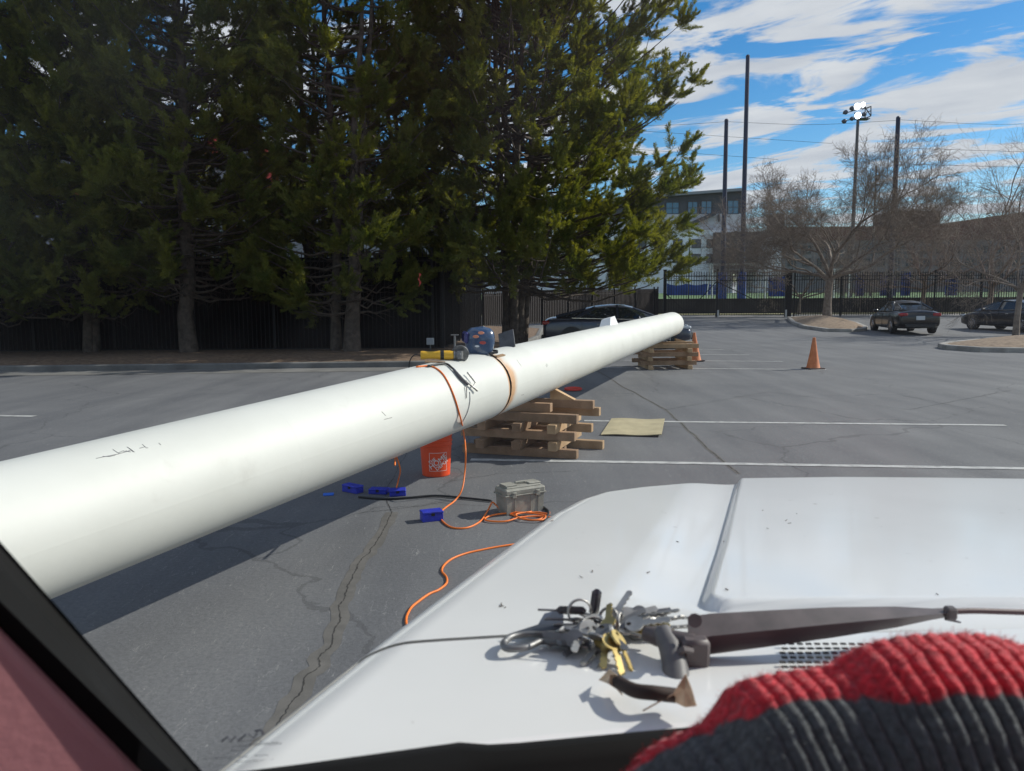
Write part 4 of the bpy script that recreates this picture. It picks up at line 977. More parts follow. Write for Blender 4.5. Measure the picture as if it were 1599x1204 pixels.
# electrode holder with its lead
eh = [on_pipe(x, y, l_)[0] for x, y, l_ in ((668, 574, .012), (694, 570, .012), (706, 578, .014), (716, 590, .014), (728, 602, .016), (739, 611, .018))]
t = thing('electrode_holder', 'grey welding electrode clamp with a dark lead draped over the pipe', 'clamp', tuple(eh[2]))
b = MB(); b.tube(smoothpath(eh[:3]), .008, 8); b.build('lead', M_BLACKP, t, smooth=True)
b = MB(); b.tube(smoothpath(eh[2:5], 4), [.009, .010, .011, .012, .013, .013, .012, .011, .010], 10); b.build('handle', mat('grey_rubber', (.09, .09, .10), .6), t, smooth=True)
b = MB(); b.tube([on_pipe(724, 597, .022)[0], on_pipe(741, 611, .024)[0]], [.007, .009], 8); b.tube([on_pipe(726, 585, .028)[0], on_pipe(738, 600, .028)[0]], [.008, .006], 8); b.tube([on_pipe(738, 600, .028)[0], on_pipe(734, 606, .022)[0]], .006, 8); b.build('jaws', M_STEEL, t, smooth=40)
b = MB(); b.tube([on_pipe(726, 604, .016)[0], on_pipe(727, 622, .008)[0]], [.005, .003], 6); b.build('lever', M_GREYST, t)
b = MB(); b.tube(smoothpath([on_pipe(733, 612, .004)[0], on_pipe(733, 628, .004)[0], on_pipe(729, 644, .004)[0], on_pipe(722, 658, .004)[0]]), .003, 6); b.build('ground_wire', mat('grey_wire', (.32, .33, .34), .5), t, smooth=True)
# chipping rod / wooden stick
b = MB(); a_, c_ = on_pipe(664, 569, .02)[0], on_pipe(694, 569.5, .02)[0]; b.tube([a_, c_], .007, 8)
tag(b.build('wooden_stick', M_WOODD), 'short pale stick lying beside the yellow grinder', 'stick')
# pipe stand rod behind the pipe
Mpr = top_of_pipe(706, -.002, R(6)); p_ = Mpr.translation; t = thing('steel_stub', 'thin upright steel rod with a flat head standing on the pipe left of the helmet', 'rod', tuple(p_))
b = MB(); b.tube([p_, (p_.x, p_.y, p_.z + .185)], .008, 8); b.build('rod', M_GREYST, t, smooth=40)
b = MB(); b.box((p_.x, p_.y, p_.z + .188), (.058, .045, .007)); b.build('head_plate', M_GREYST, t)
b = MB(); b.box((p_.x, p_.y, p_.z + .002), (.05, .05, .006)); b.build('foot_plate', M_GREYST, t)
# white wrapped bundle on the pipe
Mw = top_of_pipe(957, .0, R(-14))
b = MB(); b.add([(-.35, -.09, -.05), (-.35, .09, -.05), (.28, .10, -.05), (.28, -.10, -.05), (-.05, -.07, .10), (-.05, .07, .10), (.24, .08, .115), (.24, -.08, .115)], [(0, 1, 2, 3), (4, 7, 6, 5), (0, 4, 5, 1), (1, 5, 6, 2), (2, 6, 7, 3), (3, 7, 4, 0)], Mw)
tag(b.build('saddle_block', mat('pipe_block_white', (.72, .73, .73), .5)), 'white wedge shaped block on top of the far part of the pipe', 'block')

# ================================================================== TIMBER STACKS
def timber(label, a, c, w, h, m, group, tw=0.0):
    a, c = Vector(a), Vector(c)
    b = MB(); b.bar(a, c, w, h, bev=.004)
    mid = (a + c) / 2
    o = b.build('timber_beam', m); 
    for v in o.data.vertices: v.co -= mid
    o.location = mid
    return tag(o, label, 'timber', group)
pn = Vector((axf.y, -axf.x, 0)).normalized()        # across the pipe, to the right
pd = Vector((axf.x, axf.y, 0)).normalized()
G1 = 'timbers of the near stack under the weld'
TH = .088
def near(o, u0, u1, v, z, m, label, w=.09):           # across beam: from u0 to u1 along pn at v along pd
    timber(label, o + pn * u0 + pd * v + Vector((0, 0, z)), o + pn * u1 + pd * v + Vector((0, 0, z)), w, TH, m, G1)
O1 = at_g(903, 718); O1.z = 0; O1 = O1 - pn * .62
s1 = pn.dot(Vector((1, 0, 0)))
rnd = random.Random(5)
lay = ['bottom', 'second', 'third', 'fourth', 'fifth', 'sixth']
for L2, (uf, ub) in zip((0, 2, 4), ((.60, .72), (.58, .60), (.60, .68))):
    z = TH * (L2 + .5)
    near(O1, -.55 - rnd.uniform(0, .1), uf, .05, z, M_WOODD, 'cross timber at the front of the %s layer of the near stack' % lay[L2])
    near(O1, -.52 - rnd.uniform(0, .1), ub + .02, .62, z, M_WOOD, 'cross timber at the back of the %s layer of the near stack' % lay[L2])
    if L2 < 4: near(O1, -.60, .40, .34, z, M_WOODD, 'cross timber in the middle of the %s layer of the near stack' % lay[L2])
for L2 in (1, 3):
    z = TH * (L2 + .5)
    for u, nm_ in ((.38, 'right hand'), (.02, 'middle'), (-.36, 'left hand')):
        v0 = -.10 - rnd.uniform(0, .06); v1 = .82 + rnd.uniform(0, .1)
        timber('%s lengthwise timber of the %s layer of the near stack' % (nm_, lay[L2]), O1 + pn * u + pd * v0 + Vector((0, 0, z)), O1 + pn * (u + .02) + pd * v1 + Vector((0, 0, z)), .09, TH, M_WOOD if u > .2 else M_WOODD, G1)
z = TH * 5.5
near(O1, -.45, .66, .50, z, M_WOODD, 'topmost cross timber of the near stack with a loose chock on it')
near(O1, -.45, .30, .16, z, M_WOODD, 'shorter top timber at the front of the near stack under the pipe')
# chocks
def wedge(label, o, dx, dy, ln, w, h, m=M_WOOD, grp='wooden chocks on the stacks'):
    x = Vector((dx, dy, 0)).normalized(); M_ = frame(o, x, (0, 0, 1)); b = MB()
    b.add([(0, -w / 2, 0), (ln, -w / 2, 0), (ln, w / 2, 0), (0, w / 2, 0), (0, -w / 2, h), (0, w / 2, h), (ln, -w / 2, .004), (ln, w / 2, .004)], [(0, 3, 2, 1), (0, 4, 5, 3), (4, 6, 7, 5), (1, 2, 7, 6), (0, 1, 6, 4), (3, 5, 7, 2)], M_)
    tag(b.build('wooden_chock', m), label, 'chock', grp)
wedge('pale triangular chock wedged against the pipe on the near stack', O1 + pn * .20 + pd * .5 + Vector((0, 0, TH * 6 + .001)), pn.x, pn.y, .26, .08, .13)
# far stack
G2 = 'timbers of the far stack under the pipe end'
O2 = at_g(1045, 577); O2.z = 0
rx, ry = Vector((1, .05, 0)).normalized(), Vector((-.05, 1, 0)).normalized()
TH2 = .096
for k in range(6):
    z = TH2 * (k + .5)
    if k % 2 == 0:
        for u, nm_ in ((-.42, 'left'), (.47, 'right')):
            timber('lengthwise timber on the %s in the %s layer of the far stack' % (nm_, lay[k]), O2 + rx * (u + rnd.uniform(-.02, .02)) + ry * (-.02 - rnd.uniform(0, .05)) + Vector((0, 0, z)), O2 + rx * u + ry * (1.15) + Vector((0, 0, z)), .10, TH2, M_WOOD, G2)
    else:
        for v, nm_ in ((.10, 'front'), (.95, 'back')):
            timber('crosswise timber at the %s of the %s layer of the far stack' % (nm_, lay[k]), O2 + rx * (-.66 + rnd.uniform(-.03, .03) + (.12 if k == 5 else 0)) + ry * v + Vector((0, 0, z)), O2 + rx * (.66 + rnd.uniform(-.02, .03)) + ry * v + Vector((0, 0, z)), .10, TH2, M_WOODD if k < 5 else M_WOOD, G2)
timber('flat pale board lying on top of the far stack', O2 + rx * -.35 + ry * .35 + Vector((0, 0, TH2 * 6 + .022)), O2 + rx * .62 + ry * .30 + Vector((0, 0, TH2 * 6 + .022)), .14, .04, M_WOOD, G2)
wedge('small pale chock under the far end of the pipe', O2 + rx * .22 + ry * .36 + Vector((0, 0, TH2 * 6 + .045)), 1, .05, .24, .09, .07)

# ================================================================== BUCKET
pbk = at_g(679, 746); pbk = Vector((pbk.x, pbk.y + .13, 0))
bk = thing('bucket', 'orange plastic bucket with a white shop logo standing under the pipe', 'bucket', tuple(pbk))
M_BKT = mat('orange_plastic', (.78, .075, .015), .42, var=.06, vscale=10)
R0, R1, BH = .125, .146, .365
def rb(z): return R0 + (R1 - R0) * z / BH
b = MB(); b.lathe([(R0 - .006, 0), (R0, .006), (rb(.27), .27), (rb(.27) + .006, .274), (rb(.28) + .006, .282), (rb(.285), .286), (rb(.31), .31), (rb(.31) + .007, .314), (rb(.32) + .007, .322), (rb(.325), .326), (R1, BH - .006), (R1 + .004, BH), (R1 - .006, BH), (R0 - .008, .012), (.001, .01)], 48, T(*pbk)); b.build('pail', M_BKT, bk, smooth=35)
b = MB(); ang = math.atan2(-pbk.y, -pbk.x); hp_ = []
for k in range(15): a_ = ang - math.pi / 2 + math.pi * k / 14; hp_.append(pbk + Vector((math.cos(a_) * (R1 + .012), math.sin(a_) * (R1 + .012), .31 - .11 * math.sin(math.pi * k / 14) * 0 - .002)))
b.tube([pbk + Vector((math.cos(ang + 1.9 + k * .19) * (R1 + .012), math.sin(ang + 1.9 + k * .19) * (R1 + .012), .30 - .12 * math.sin(math.pi * k / 14))) for k in range(15)], .0025, 6); b.build('wire_handle', M_STEEL, bk, smooth=True)
def wrap(vs, fs, mb, rot, lo=.0012, cz=.115, ca=0.0):
    out = []
    c_, s_ = math.cos(rot), math.sin(rot)
    for x, y, z in vs:
        X_, Y_ = x * c_ - y * s_, x * s_ + y * c_; r_ = rb(cz + Y_) + lo; a_ = ang + ca + X_ / r_
        out.append(pbk + Vector((math.cos(a_) * r_, math.sin(a_) * r_, cz + Y_)))
    mb.add(out, fs)
b = MB(); S = .082
for i in range(20):
    for (p0, p1) in (((-S, -S), (S, -S)), ((S, -S), (S, S)), ((S, S), (-S, S)), ((-S, S), (-S, -S))):
        a_ = Vector(p0).lerp(Vector(p1), i / 20); c_ = Vector(p0).lerp(Vector(p1), (i + 1) / 20); t_ = (c_ - a_).normalized(); nn = Vector((-t_.y, t_.x)) * .0016
        wrap([(*(a_ - nn), 0), (*(c_ - nn), 0), (*(c_ + nn), 0), (*(a_ + nn), 0)], [(0, 1, 2, 3)], b, 0, .0012, .14, .16)
for s, sz, ox, oy in (('THE', .040, -.040, .040), ('HOME', .066, -.002, .002), ('DEPOT', .046, .014, -.042)):
    v, f = text_flat(s, sz)
    v = [(x + ox, y + oy, z) for x, y, z in v]
    for (ddx, ddy) in ((0, 0), (.0012, 0), (0, .0012)): wrap([(x + ddx, y + ddy, z) for x, y, z in v], f, b, R(36), .0014 + ddx * .2 + ddy * .3, .14, .16)
b.build('white_logo', mat('logo_white', (.78, .75, .72), .5), bk, recalc=False)

# ================================================================== TOOLBOX
c0, cr_, cl_ = at_g(790.5, 806), at_g(853, 796), at_g(765, 798)
tx_ = (cr_ - c0); TL = .33; tdir = tx_.normalized(); tb = Vector((-tdir.y, tdir.x, 0)); TW_ = .17
Mt = frame(c0 + tdir * TL / 2 + tb * TW_ / 2, tdir, (0, 0, 1))
tbx = thing('toolbox', 'worn grey green plastic toolbox standing on the asphalt in front of the bucket', 'toolbox', tuple(Mt.translation))
M_TB = mat('toolbox_plastic', (.27, .26, .22), .6, var=.2, vscale=12, bump=.15)
b = MB(); b.add([(s1_ * TL / 2 * k, s2_ * TW_ / 2 * k, z) for k, z in ((.93, 0), (.97, .14)) for s1_, s2_ in ((-1, -1), (1, -1), (1, 1), (-1, 1))], [(0, 1, 2, 3), (4, 7, 6, 5), (0, 4, 5, 1), (1, 5, 6, 2), (2, 6, 7, 3), (3, 7, 4, 0)], Mt)
for x_ in (-.09, 0.045, .11): b.box((x_, -TW_ / 2 * .97 + .004, .07), (.006, .012, .13), Mt)
b.build('box_body', M_TB, tbx)
b = MB(); b.box((0, 0, .165), (TL * 1.03, TW_ * 1.04, .05), Mt, .012); b.box((0, 0, .193), (TL * .9, TW_ * .72, .02), Mt, .008); b.box((0, 0, .142), (TL * 1.06, TW_ * 1.08, .012), Mt, .003)
b.box((-.10, 0, .208), (.10, TW_ * .6, .012), Mt, .004); b.box((.10, 0, .208), (.10, TW_ * .6, .012), Mt, .004); b.build('lid', M_TB, tbx)
b = MB(); b.tube([Mt @ Vector(p) for p in ((-.045, 0, .20), (-.04, 0, .218), (.04, 0, .218), (.045, 0, .20))], .009, 8); b.build('carry_handle', M_TB, tbx, smooth=40)
for x_ in (-.10, .10):
    b = MB(); b.box((x_, -TW_ / 2 * 1.05, .145), (.036, .014, .045), Mt, .004); b.box((x_, -TW_ / 2 * 1.05 - .006, .16), (.02, .008, .012), Mt, .002); b.build('latch', M_TB, tbx)

# ================================================================== SMALL BLUE BOXES, SHEET, LID, CORDS
M_BLU = mat('blue_carton', (.02, .035, .42), .5, var=.2, vscale=25)
def carton(label, px, py, l_, w, h, rz, lidm=True):
    p = at_g(px, py); M_ = T(p.x, p.y, 0) @ RZ(rz)
    t = thing('blue_case', label, 'case', (p.x, p.y, 0), 'small blue cases by the pipe')
    b = MB(); b.box((0, 0, h * .36), (l_, w, h * .72), M_, .003); b.build('case_body', M_BLU, t)
    b = MB(); b.box((0, 0, h * .86 + .001), (l_ * 1.03, w * 1.05, h * .27), M_, .004); b.build('case_lid', M_BLU, t)
    b = MB(); b.box((0, -w / 2 * 1.05, h * .72), (.025, .006, .02), M_); b.build('clasp', M_BLACKP, t)
carton('small blue case in the sun between the cord and the crack', 674, 812, .15, .09, .072, R(20))
carton('small blue case at the edge of the pipe shadow left of the bucket', 621, 773, .13, .10, .05, R(10))
carton('low blue case in the pipe shadow, left of the one at the shadow edge', 592, 770, .15, .09, .04, R(-8))
carton('blue case deep in the pipe shadow, leftmost of the cases', 551, 768, .17, .08, .06, R(-35))
p = at_g(513, 773); b = MB(); b.box((0, 0, .006), (.085, .06, .012), T(p.x, p.y, 0) @ RZ(R(12)), .003); tag(b.build('blue_pad', mat('light_blue_pad', (.03, .16, .7), .5)), 'flat light blue pad on the asphalt in the pipe shadow', 'pad')
q = [at_g(x, y) for x, y in ((955, 655), (1038, 656), (1033, 683), (938, 680.5))]
b = MB(); K = 8
def bil(u, v): return q[0].lerp(q[1], u).lerp(q[3].lerp(q[2], u), v)
top_ = [[bil(i / K, j / K) + Vector((0, 0, .016 + .018 * (i / K) * (j / K) + .006 * math.sin(i * .9))) for i in range(K + 1)] for j in range(K + 1)]
b.grid(top_); b.grid([[p_ - Vector((0, 0, .01)) for p_ in r_] for r_ in top_])
for e_ in ([r_[0] for r_ in top_], [r_[-1] for r_ in top_], top_[0], top_[-1]): b.grid([e_, [p_ - Vector((0, 0, .01)) for p_ in e_]])
tag(b.build('cardboard_sheet', mat('tan_board', (.42, .36, .22), .85, var=.12, vscale=5)), 'flat tan board lying on the asphalt right of the near timber stack', 'board')
p = at_g(895, 610); t = thing('plastic_lid', 'red plastic lid lying in the pipe shadow behind the near stack', 'lid', (p.x, p.y, 0))
M_RLID = mat('red_plastic', (.62, .035, .02), .45)
b = MB(); b.lathe([(.155, .0), (.158, .02), (.15, .026), (.14, .018)], 32, T(p.x, p.y, .02) @ RX(R(3))); b.build('rim', M_RLID, t, smooth=40)
b = MB(); b.lathe([(.138, .012), (.05, .016), (.01, .017)], 32, T(p.x, p.y, .02) @ RX(R(3))); b.build('disc', M_RLID, t, smooth=40)
def Gp(x, y, z=.006): return at_z(x, y, z)
cord1 = [on_pipe(650, 574, .006)[0], on_pipe(672, 573, .006)[0], on_pipe(688, 582, .006)[0], on_pipe(700, 600, .006)[0], on_pipe(709, 622, .006)[0], on_pipe(716, 645, .006)[0], on_pipe(720, 660, .006)[0],
         at_z(725, 682, .46), at_z(727, 705, .36), at_z(726, 735, .2), at_z(721.5, 764, .08), at_z(711, 781, .012), Gp(698, 791), Gp(690, 798), Gp(688, 806), Gp(692, 815), Gp(707, 824), Gp(730, 824), Gp(750, 814), at_z(760, 800, .02), at_z(765, 791, .04), at_z(769, 784.5, .06), at_z(775, 789, .04), at_z(786, 798, .015), Gp(802, 805), Gp(815, 809), Gp(831, 812), Gp(845, 810), Gp(858, 800)]
b = MB(); b.tube(smoothpath(cord1, 6), .0065, 8); tag(b.build('extension_cord', M_ORANGE, smooth=True), 'orange extension cord hanging over the pipe and looping to the toolbox', 'cord', 'orange extension cords')
c2_ = [Gp(858, 803, .012), Gp(840, 800, .012), Gp(820, 801, .012), Gp(785, 802, .014), Gp(764, 806, .012), Gp(757, 811, .012), Gp(768, 814, .012), Gp(790, 814, .014), Gp(812, 808, .018), Gp(838, 806, .012), Gp(862, 808, .012)]
c3_ = [Gp(800, 800, .018), Gp(826, 801, .018), Gp(851, 805, .018), Gp(845, 812, .018), Gp(815, 810, .020), Gp(806, 803, .022), Gp(830, 799, .018)]
b = MB(); b.tube(smoothpath(c2_, 6), .0065, 8); b.tube(smoothpath(c3_, 6), .0065, 8); tag(b.build('extension_cord', M_ORANGE, smooth=True), 'orange cord lying coiled at the foot of the toolbox', 'cord', 'orange extension cords')
c4_ = [Gp(860, 838), Gp(820, 847), Gp(776, 854), Gp(750, 859), Gp(728, 864), Gp(707, 872), Gp(694, 882), Gp(690, 892), Gp(697, 901), Gp(697, 911), Gp(685, 921), Gp(671, 927), Gp(655, 938), Gp(640, 952), Gp(635, 975), Gp(660, 1010)]
b = MB(); b.tube(smoothpath(c4_, 6), .0065, 8); tag(b.build('extension_cord', M_ORANGE, smooth=True), 'orange cord on the asphalt beside the white hood', 'cord', 'orange extension cords')
pu = on_pipe(612, 700, .0)[0]
c5_ = [Vector((pu.x, pu.y + .1, .52)), at_z(618, 712, .38), at_z(625, 733, .24), at_z(622, 750, .12), at_z(619, 762, .06)]
b = MB(); b.tube(smoothpath(c5_, 6), .006, 8); tag(b.build('extension_cord', M_ORANGE, smooth=True), 'short orange cord hanging down behind the pipe to the blue cases', 'cord', 'orange extension cords')
b = MB(); b.tube(smoothpath([Gp(560, 776, .01), Gp(602, 779, .01), Gp(640, 777, .012), Gp(680, 774, .012), Gp(720, 777, .012), Gp(768, 782, .012)], 6), .009, 8); tag(b.build('black_cable', M_BLACKP, smooth=True), 'thick black cable running across the asphalt to the toolbox', 'cable')
b = MB(); b.tube(smoothpath([Gp(845, 790, .012), Gp(855, 797, .012), Gp(856, 804, .012), Gp(850, 812, .012)], 6), .010, 8); tag(b.build('black_cable', M_BLACKP, smooth=True), 'short end of black cable curled at the right end of the toolbox', 'cable')

# ================================================================== CONES
def cone(label, px, py, hh, lean=0.0):
    p = at_g(px, py); t = thing('traffic_cone', label, 'cone', (p.x, p.y + .16, gz(p.y)), 'orange traffic cones')
    M_ = T(p.x, p.y + .16, gz(p.y)) @ RY(lean)
    b = MB(); b.lathe([(.155, .03), (.145, .045), (.085, hh * .5), (.035, hh - .03), (.030, hh), (.022, hh)], 28, M_); b.build('cone_body', mat('faded_orange', (.48, .14, .045), .7, col2=(.62, .21, .08), vscale=8), t, smooth=40)
    b = MB(); b.box((0, 0, .015), (.38, .38, .03), M_ @ RZ(R(8)), .008); b.build('base', mat('dirty_black_base', (.05, .03, .025), .8), t)
cone('faded orange traffic cone standing alone on the parking line', 1274, 577, .71)
cone('faded orange cone standing behind the far timber stack', 1088, 565, .74, R(-3))

# ================================================================== BITS IN THE TREES AND AT THE FENCE
p = at_y(655, 436, 21.0); b = MB(); b.grid([[(p.x - .02 + .02 * math.sin(k), 21 + .02 * math.cos(k * 2), p.z + .16 - k * .035), (p.x + .02 + .03 * math.sin(k + 1), 21, p.z + .15 - k * .035)] for k in range(11)])
o_ = b.build('red_ribbon', mat('red_ribbon', (.45, .05, .035), .6)); o_.modifiers.new('s', 'SOLIDIFY').thickness = .004; tag(o_, 'red plastic ribbon hanging from the low boughs left of the fence corner', 'ribbon')
p = at_y(672, 533, 22.9); t = thing('utility_box', 'small pale utility box fixed low on the fence near its corner', 'box', (p.x, 22.9, p.z - .12))
b = MB(); b.box((p.x, 22.9, p.z), (.22, .10, .20), None, .01); b.build('housing', mat('pale_box', (.55, .56, .56), .5), t)
b = MB(); b.box((p.x, 22.84, p.z), (.17, .012, .15), None, .003); b.build('cover', mat('pale_box2', (.4, .41, .42), .5), t)
b = MB(); b.tube([(p.x, 22.9, p.z - .1), (p.x, 22.9, .1)], .02, 6); b.build('conduit', M_GREYST, t)

# ================================================================== THE TRUCK THE VIEW IS TAKEN FROM
HD, HS = .326, .08
def hplane(px, py, dz=0.0):
    d = ray(px, py); t = (-HD + dz) / (d.z + HS * d.y); return EYE + d * t
trk = thing('truck', 'white truck with a maroon cab, its hood filling the lower part of the photo', 'truck', (.6, 1.0, 0))
def paint_mat():
    m = mat('truck_white', (.74, .74, .725), .30, col2=(.79, .79, .775), vscale=2.5, coat=.5)
    t = m.node_tree; b = t.nodes['Principled BSDF']; src = b.inputs['Base Color'].links[0].from_socket; n = t.nodes.new; l = t.links.new
    tx = n('ShaderNodeTexCoord')
    sp = n('ShaderNodeTexNoise'); sp.inputs['Scale'].default_value = 38; sp.inputs['Detail'].default_value = 6; l(tx.outputs['Object'], sp.inputs['Vector'])
    r_ = n('ShaderNodeValToRGB'); r_.color_ramp.elements[0].position = .70; r_.color_ramp.elements[0].color = (0, 0, 0, 1); r_.color_ramp.elements[1].position = .76; r_.color_ramp.elements[1].color = (.55, .55, .55, 1); l(sp.outputs['Fac'], r_.inputs[0])
    mx = n('ShaderNodeMix'); mx.data_type = 'RGBA'; mx.inputs['B'].default_value = (.30, .28, .25, 1); l(r_.outputs[0], mx.inputs['Factor']); l(src, mx.inputs['A'])
    l(mx.outputs['Result'], b.inputs['Base Color'])
    return m
M_TRK = paint_mat()
left_px = [(255, 1245), (310, 1204), (430, 1113), (575, 1003), (720, 897), (860, 797), (900, 776), (932, 766)]
LE = [hplane(*p) for p in left_px]
def left_x(y):
    ysl = [p.y for p in LE]; return float(np.interp(y, ysl, [p.x for p in LE]))
front_px = [(932, 766), (1000, 757), (1080, 750), (1155, 745), (1300, 743), (1450, 744), (1599, 746)]
FE = [hplane(*p) for p in front_px]; FE.append(Vector((FE[-1].x + .5, FE[-1].y - .06, 0)))
def front_y(x): return float(np.interp(x, [p.x for p in FE], [p.y for p in FE]))
gap_px = [(570, 1007), (690, 998), (790, 992), (1000, 988), (1250, 986), (1420, 983), (1599, 978)]
GE = [hplane(*p) for p in gap_px]; GE.append(Vector((GE[-1].x + .7, GE[-1].y - .03, 0)))
def gap_y(x): return float(np.interp(x, [p.x for p in GE], [p.y for p in GE]))
base_px = [(215, 1233), (460, 1202), (740, 1163), (1010, 1138), (1200, 1122)]
BE = [hplane(*p) for p in base_px]; BE.append(Vector((BE[-1].x + .35, BE[-1].y + .01, 0))); BE.append(Vector((1.5, BE[-2].y - .1, 0)))
def base_y(x): return float(np.interp(x, [p.x for p in BE], [p.y for p in BE]))
def ss(a, b_, x): t = max(0, min(1, (x - a) / (b_ - a))); return t * t * (3 - 2 * t)
RB = [hplane(*p) for p in ((1155, 745), (1128, 850), (1103, 930))]   # left edge of the raised centre
RBy = hplane(1300, 941).y
def rb_x(y): return float(np.interp(y, sorted(p.y for p in RB), [p.x for p in sorted(RB, key=lambda p: p.y)]))
def hood_z(x, y):
    z = H - HD - HS * y
    e = min((x - left_x(y)) * .85, (front_y(x) - y))
    z -= .014 * max(0, 1 - e / .045) ** 2
    d1 = x - rb_x(y); d2 = y - RBy
    s = min(d1 + .0, d2) if (d1 > 0.03 and d2 > .03) else (.03 - math.hypot(max(0, .03 - d1), max(0, .03 - d2)))
    z += .016 * ss(-.009, .009, s)
    z -= .013 * ss(-.15, -.01, s)        # the shallow valley beside it
    return z
b = MB(); XR = 1.75; NU, NV = 430, 130
rows = []
ylo = lambda x: max(gap_y(x) + .0022, .0)
for j in range(NV + 1):
    v = j / NV; row = []
    for i in range(NU + 1):
        u = (i / NU) ** 1.35
        # find a point between left edge and right, gap line and front line
        y = .9; x = 0
        for _ in range(6):
            x = left_x(y) + u * (XR - left_x(y)); y = ylo(x) + v * (front_y(x) - ylo(x))
        row.append((x, y, hood_z(x, y)))
    rows.append(row)
b.grid(rows)
hd = b.build('hood', M_TRK, trk, smooth=True)
b = MB(); b.grid([rows[-1], [(x, y + .02, z - .03) for x, y, z in rows[-1]], [(x, y + .03, z - .5) for x, y, z in rows[-1]]]); b.build('front_panel', M_TRK, trk, smooth=True)
# fender side
lft = [Vector(r_[0]) for r_ in rows]; lft = [Vector((p.x, p.y, hood_z(p.x, p.y))) for p in LE[:4] if p.y < lft[0].y - .02] + lft
b = MB(); b.grid([[p, p + Vector((-.006, 0, -.004)), p + Vector((-.010, 0, -.012)), p + Vector((-.004, 0, -.020)), p + Vector((-.012, .0, -.06)), p + Vector((-.02, .0, -.5))] for p in lft]); b.build('fender', M_TRK, trk, smooth=True)
# cowl panel
rows2 = []
for j in range(13):
    row = []
    for i in range(NU + 1):
        u = (i / NU) ** 1.1; v = j / 12; y = .8; x = 0
        for _ in range(6): x = left_x(y) + u * (1.5 - left_x(y)); y = base_y(x) - .02 + v * (gap_y(x) - .0022 - base_y(x) + .02)
        row.append((x, y, H - HD - HS * y - .002 - .014 * max(0, 1 - (x - left_x(y)) / .045 * .85) ** 2))
    rows2.append(row)
b = MB(); b.grid(rows2); b.build('cowl_panel', M_TRK, trk, smooth=True)
b = MB(); g_ = [Vector((x, gap_y(x), H - HD - HS * gap_y(x) - .012 - .022 * max(0, 1 - (x - left_x(gap_y(x))) / .07 * .85) ** 2)) for x in np.linspace(left_x(gap_y(-.1)) + .004, 1.6, 60)]; b.tube(g_, .006, 6); b.build('hood_seal', M_BLACKP, trk)
# cowl vent
b = MB(); vp = [hplane(1217, 1003), hplane(1217, 1036)]
b2_ = MB()
for r_ in range(6):
    for c_ in range(22):
        P_ = hplane(1222 + c_ * 13.5 + (3 if r_ % 2 else 0), 1006 + r_ * 7.2, .002)
        b2_.box((P_.x, P_.y, P_.z + .0005), (.0062, .0034, .0012))
b2_.build('cowl_vent', mat('vent_hole', (.03, .03, .03), .9), trk)
# dirt specks and twigs on the hood
b = MB(); rs = random.Random(3)
for (px, py) in ((1190, 800), (1200, 829), (1230, 820), (1226, 816), (1060, 842), (1010, 892), (783, 946), (779, 948), (788, 950), (925, 894), (910, 903), (1137, 925), (1245, 805), (860, 812), (1465, 933), (1130, 843)):
    P_ = hplane(px, py); P_.z = hood_z(P_.x, P_.y) + .0008; a_ = rs.uniform(0, 3.1); l_ = rs.uniform(.002, .008)
    b.tube([P_, P_ + Vector((math.cos(a_) * l_, math.sin(a_) * l_, .0006))], rs.uniform(.0004, .0009), 4)
b.build('dirt_specks', mat('debris', (.07, .05, .03), .9), trk)
# gasket, inner dash, pillar, windshield, roof
M_RUB = mat('black_rubber', (.004, .004, .004), .8, spec=.2); M_MAR = mat('maroon_vinyl', (.52, .23, .25), .6, var=.06, vscale=4, bump=.06, bscale=120); M_DASH = mat('dark_dash', (.006, .004, .004), .9, var=.3, vscale=20)
zb = lambda x: H - HD - HS * base_y(x)
xs = [float(v) for v in np.linspace(-.30, 1.45, 70)]
def hump(x): return .010 * ss(hplane(748, 1155).x, hplane(770, 1155).x, x)
gk = [[(x, base_y(x) - hump(x) + .004, zb(x) - .006), (x, base_y(x) - hump(x) + .002, zb(x) + .003), (x, base_y(x) - .014 - hump(x), zb(x) + .006), (x, base_y(x) - .032, zb(x) - .004), (x, base_y(x) - .06, zb(x) - .03)] for x in xs]
b = MB(); b.grid(gk); b.build('windshield_gasket', M_RUB, trk, smooth=True)
b = MB(); b.grid([[(x, base_y(x) - .058, zb(x) - .029), (x, .50, zb(x) - .045), (x, .38, zb(x) - .05), (x, .30, zb(x) - .07), (x, .27, zb(x) - .35)] for x in [-.45] + xs]); b.build('dashboard', M_DASH, trk, smooth=True)
P1_, P2_ = at_y(0, 850, .50), at_y(312, 1206, .605)
dirp = (P1_ - P2_).normalized()
top_p = P2_ + dirp * ((1.9 - P2_.z) / dirp.z)
b2v = Vector((.0, 0, 0))
inner1, inner2 = at_y(0, 962, .475), at_y(236, 1204, .575)
din = (inner1 - inner2).normalized()
o1, i1 = P2_ - dirp * .15, inner2 - din * .15
o2, i2 = P2_ + dirp * .9, inner2 + din * .9
th_ = Vector((-.01, .03, .0))
def slab(name, quad_, thick, m, rad=0):
    b = MB(); q4 = [Vector(v) for v in quad_]; nn = (q4[1] - q4[0]).cross(q4[3] - q4[0]).normalized() * thick
    b.add(q4 + [v + nn for v in q4], [(0, 1, 2, 3), (7, 6, 5, 4), (0, 4, 5, 1), (1, 5, 6, 2), (2, 6, 7, 3), (3, 7, 4, 0)]); o = b.build(name, m, trk)
    if rad: md = o.modifiers.new('b', 'BEVEL'); md.width = rad; md.segments = 4
    return o
slab('pillar_seal', (o1, o2, i2, i1), .012, M_RUB, .004)
lft_ = Vector((-1, .12, -.12)).normalized() * .26
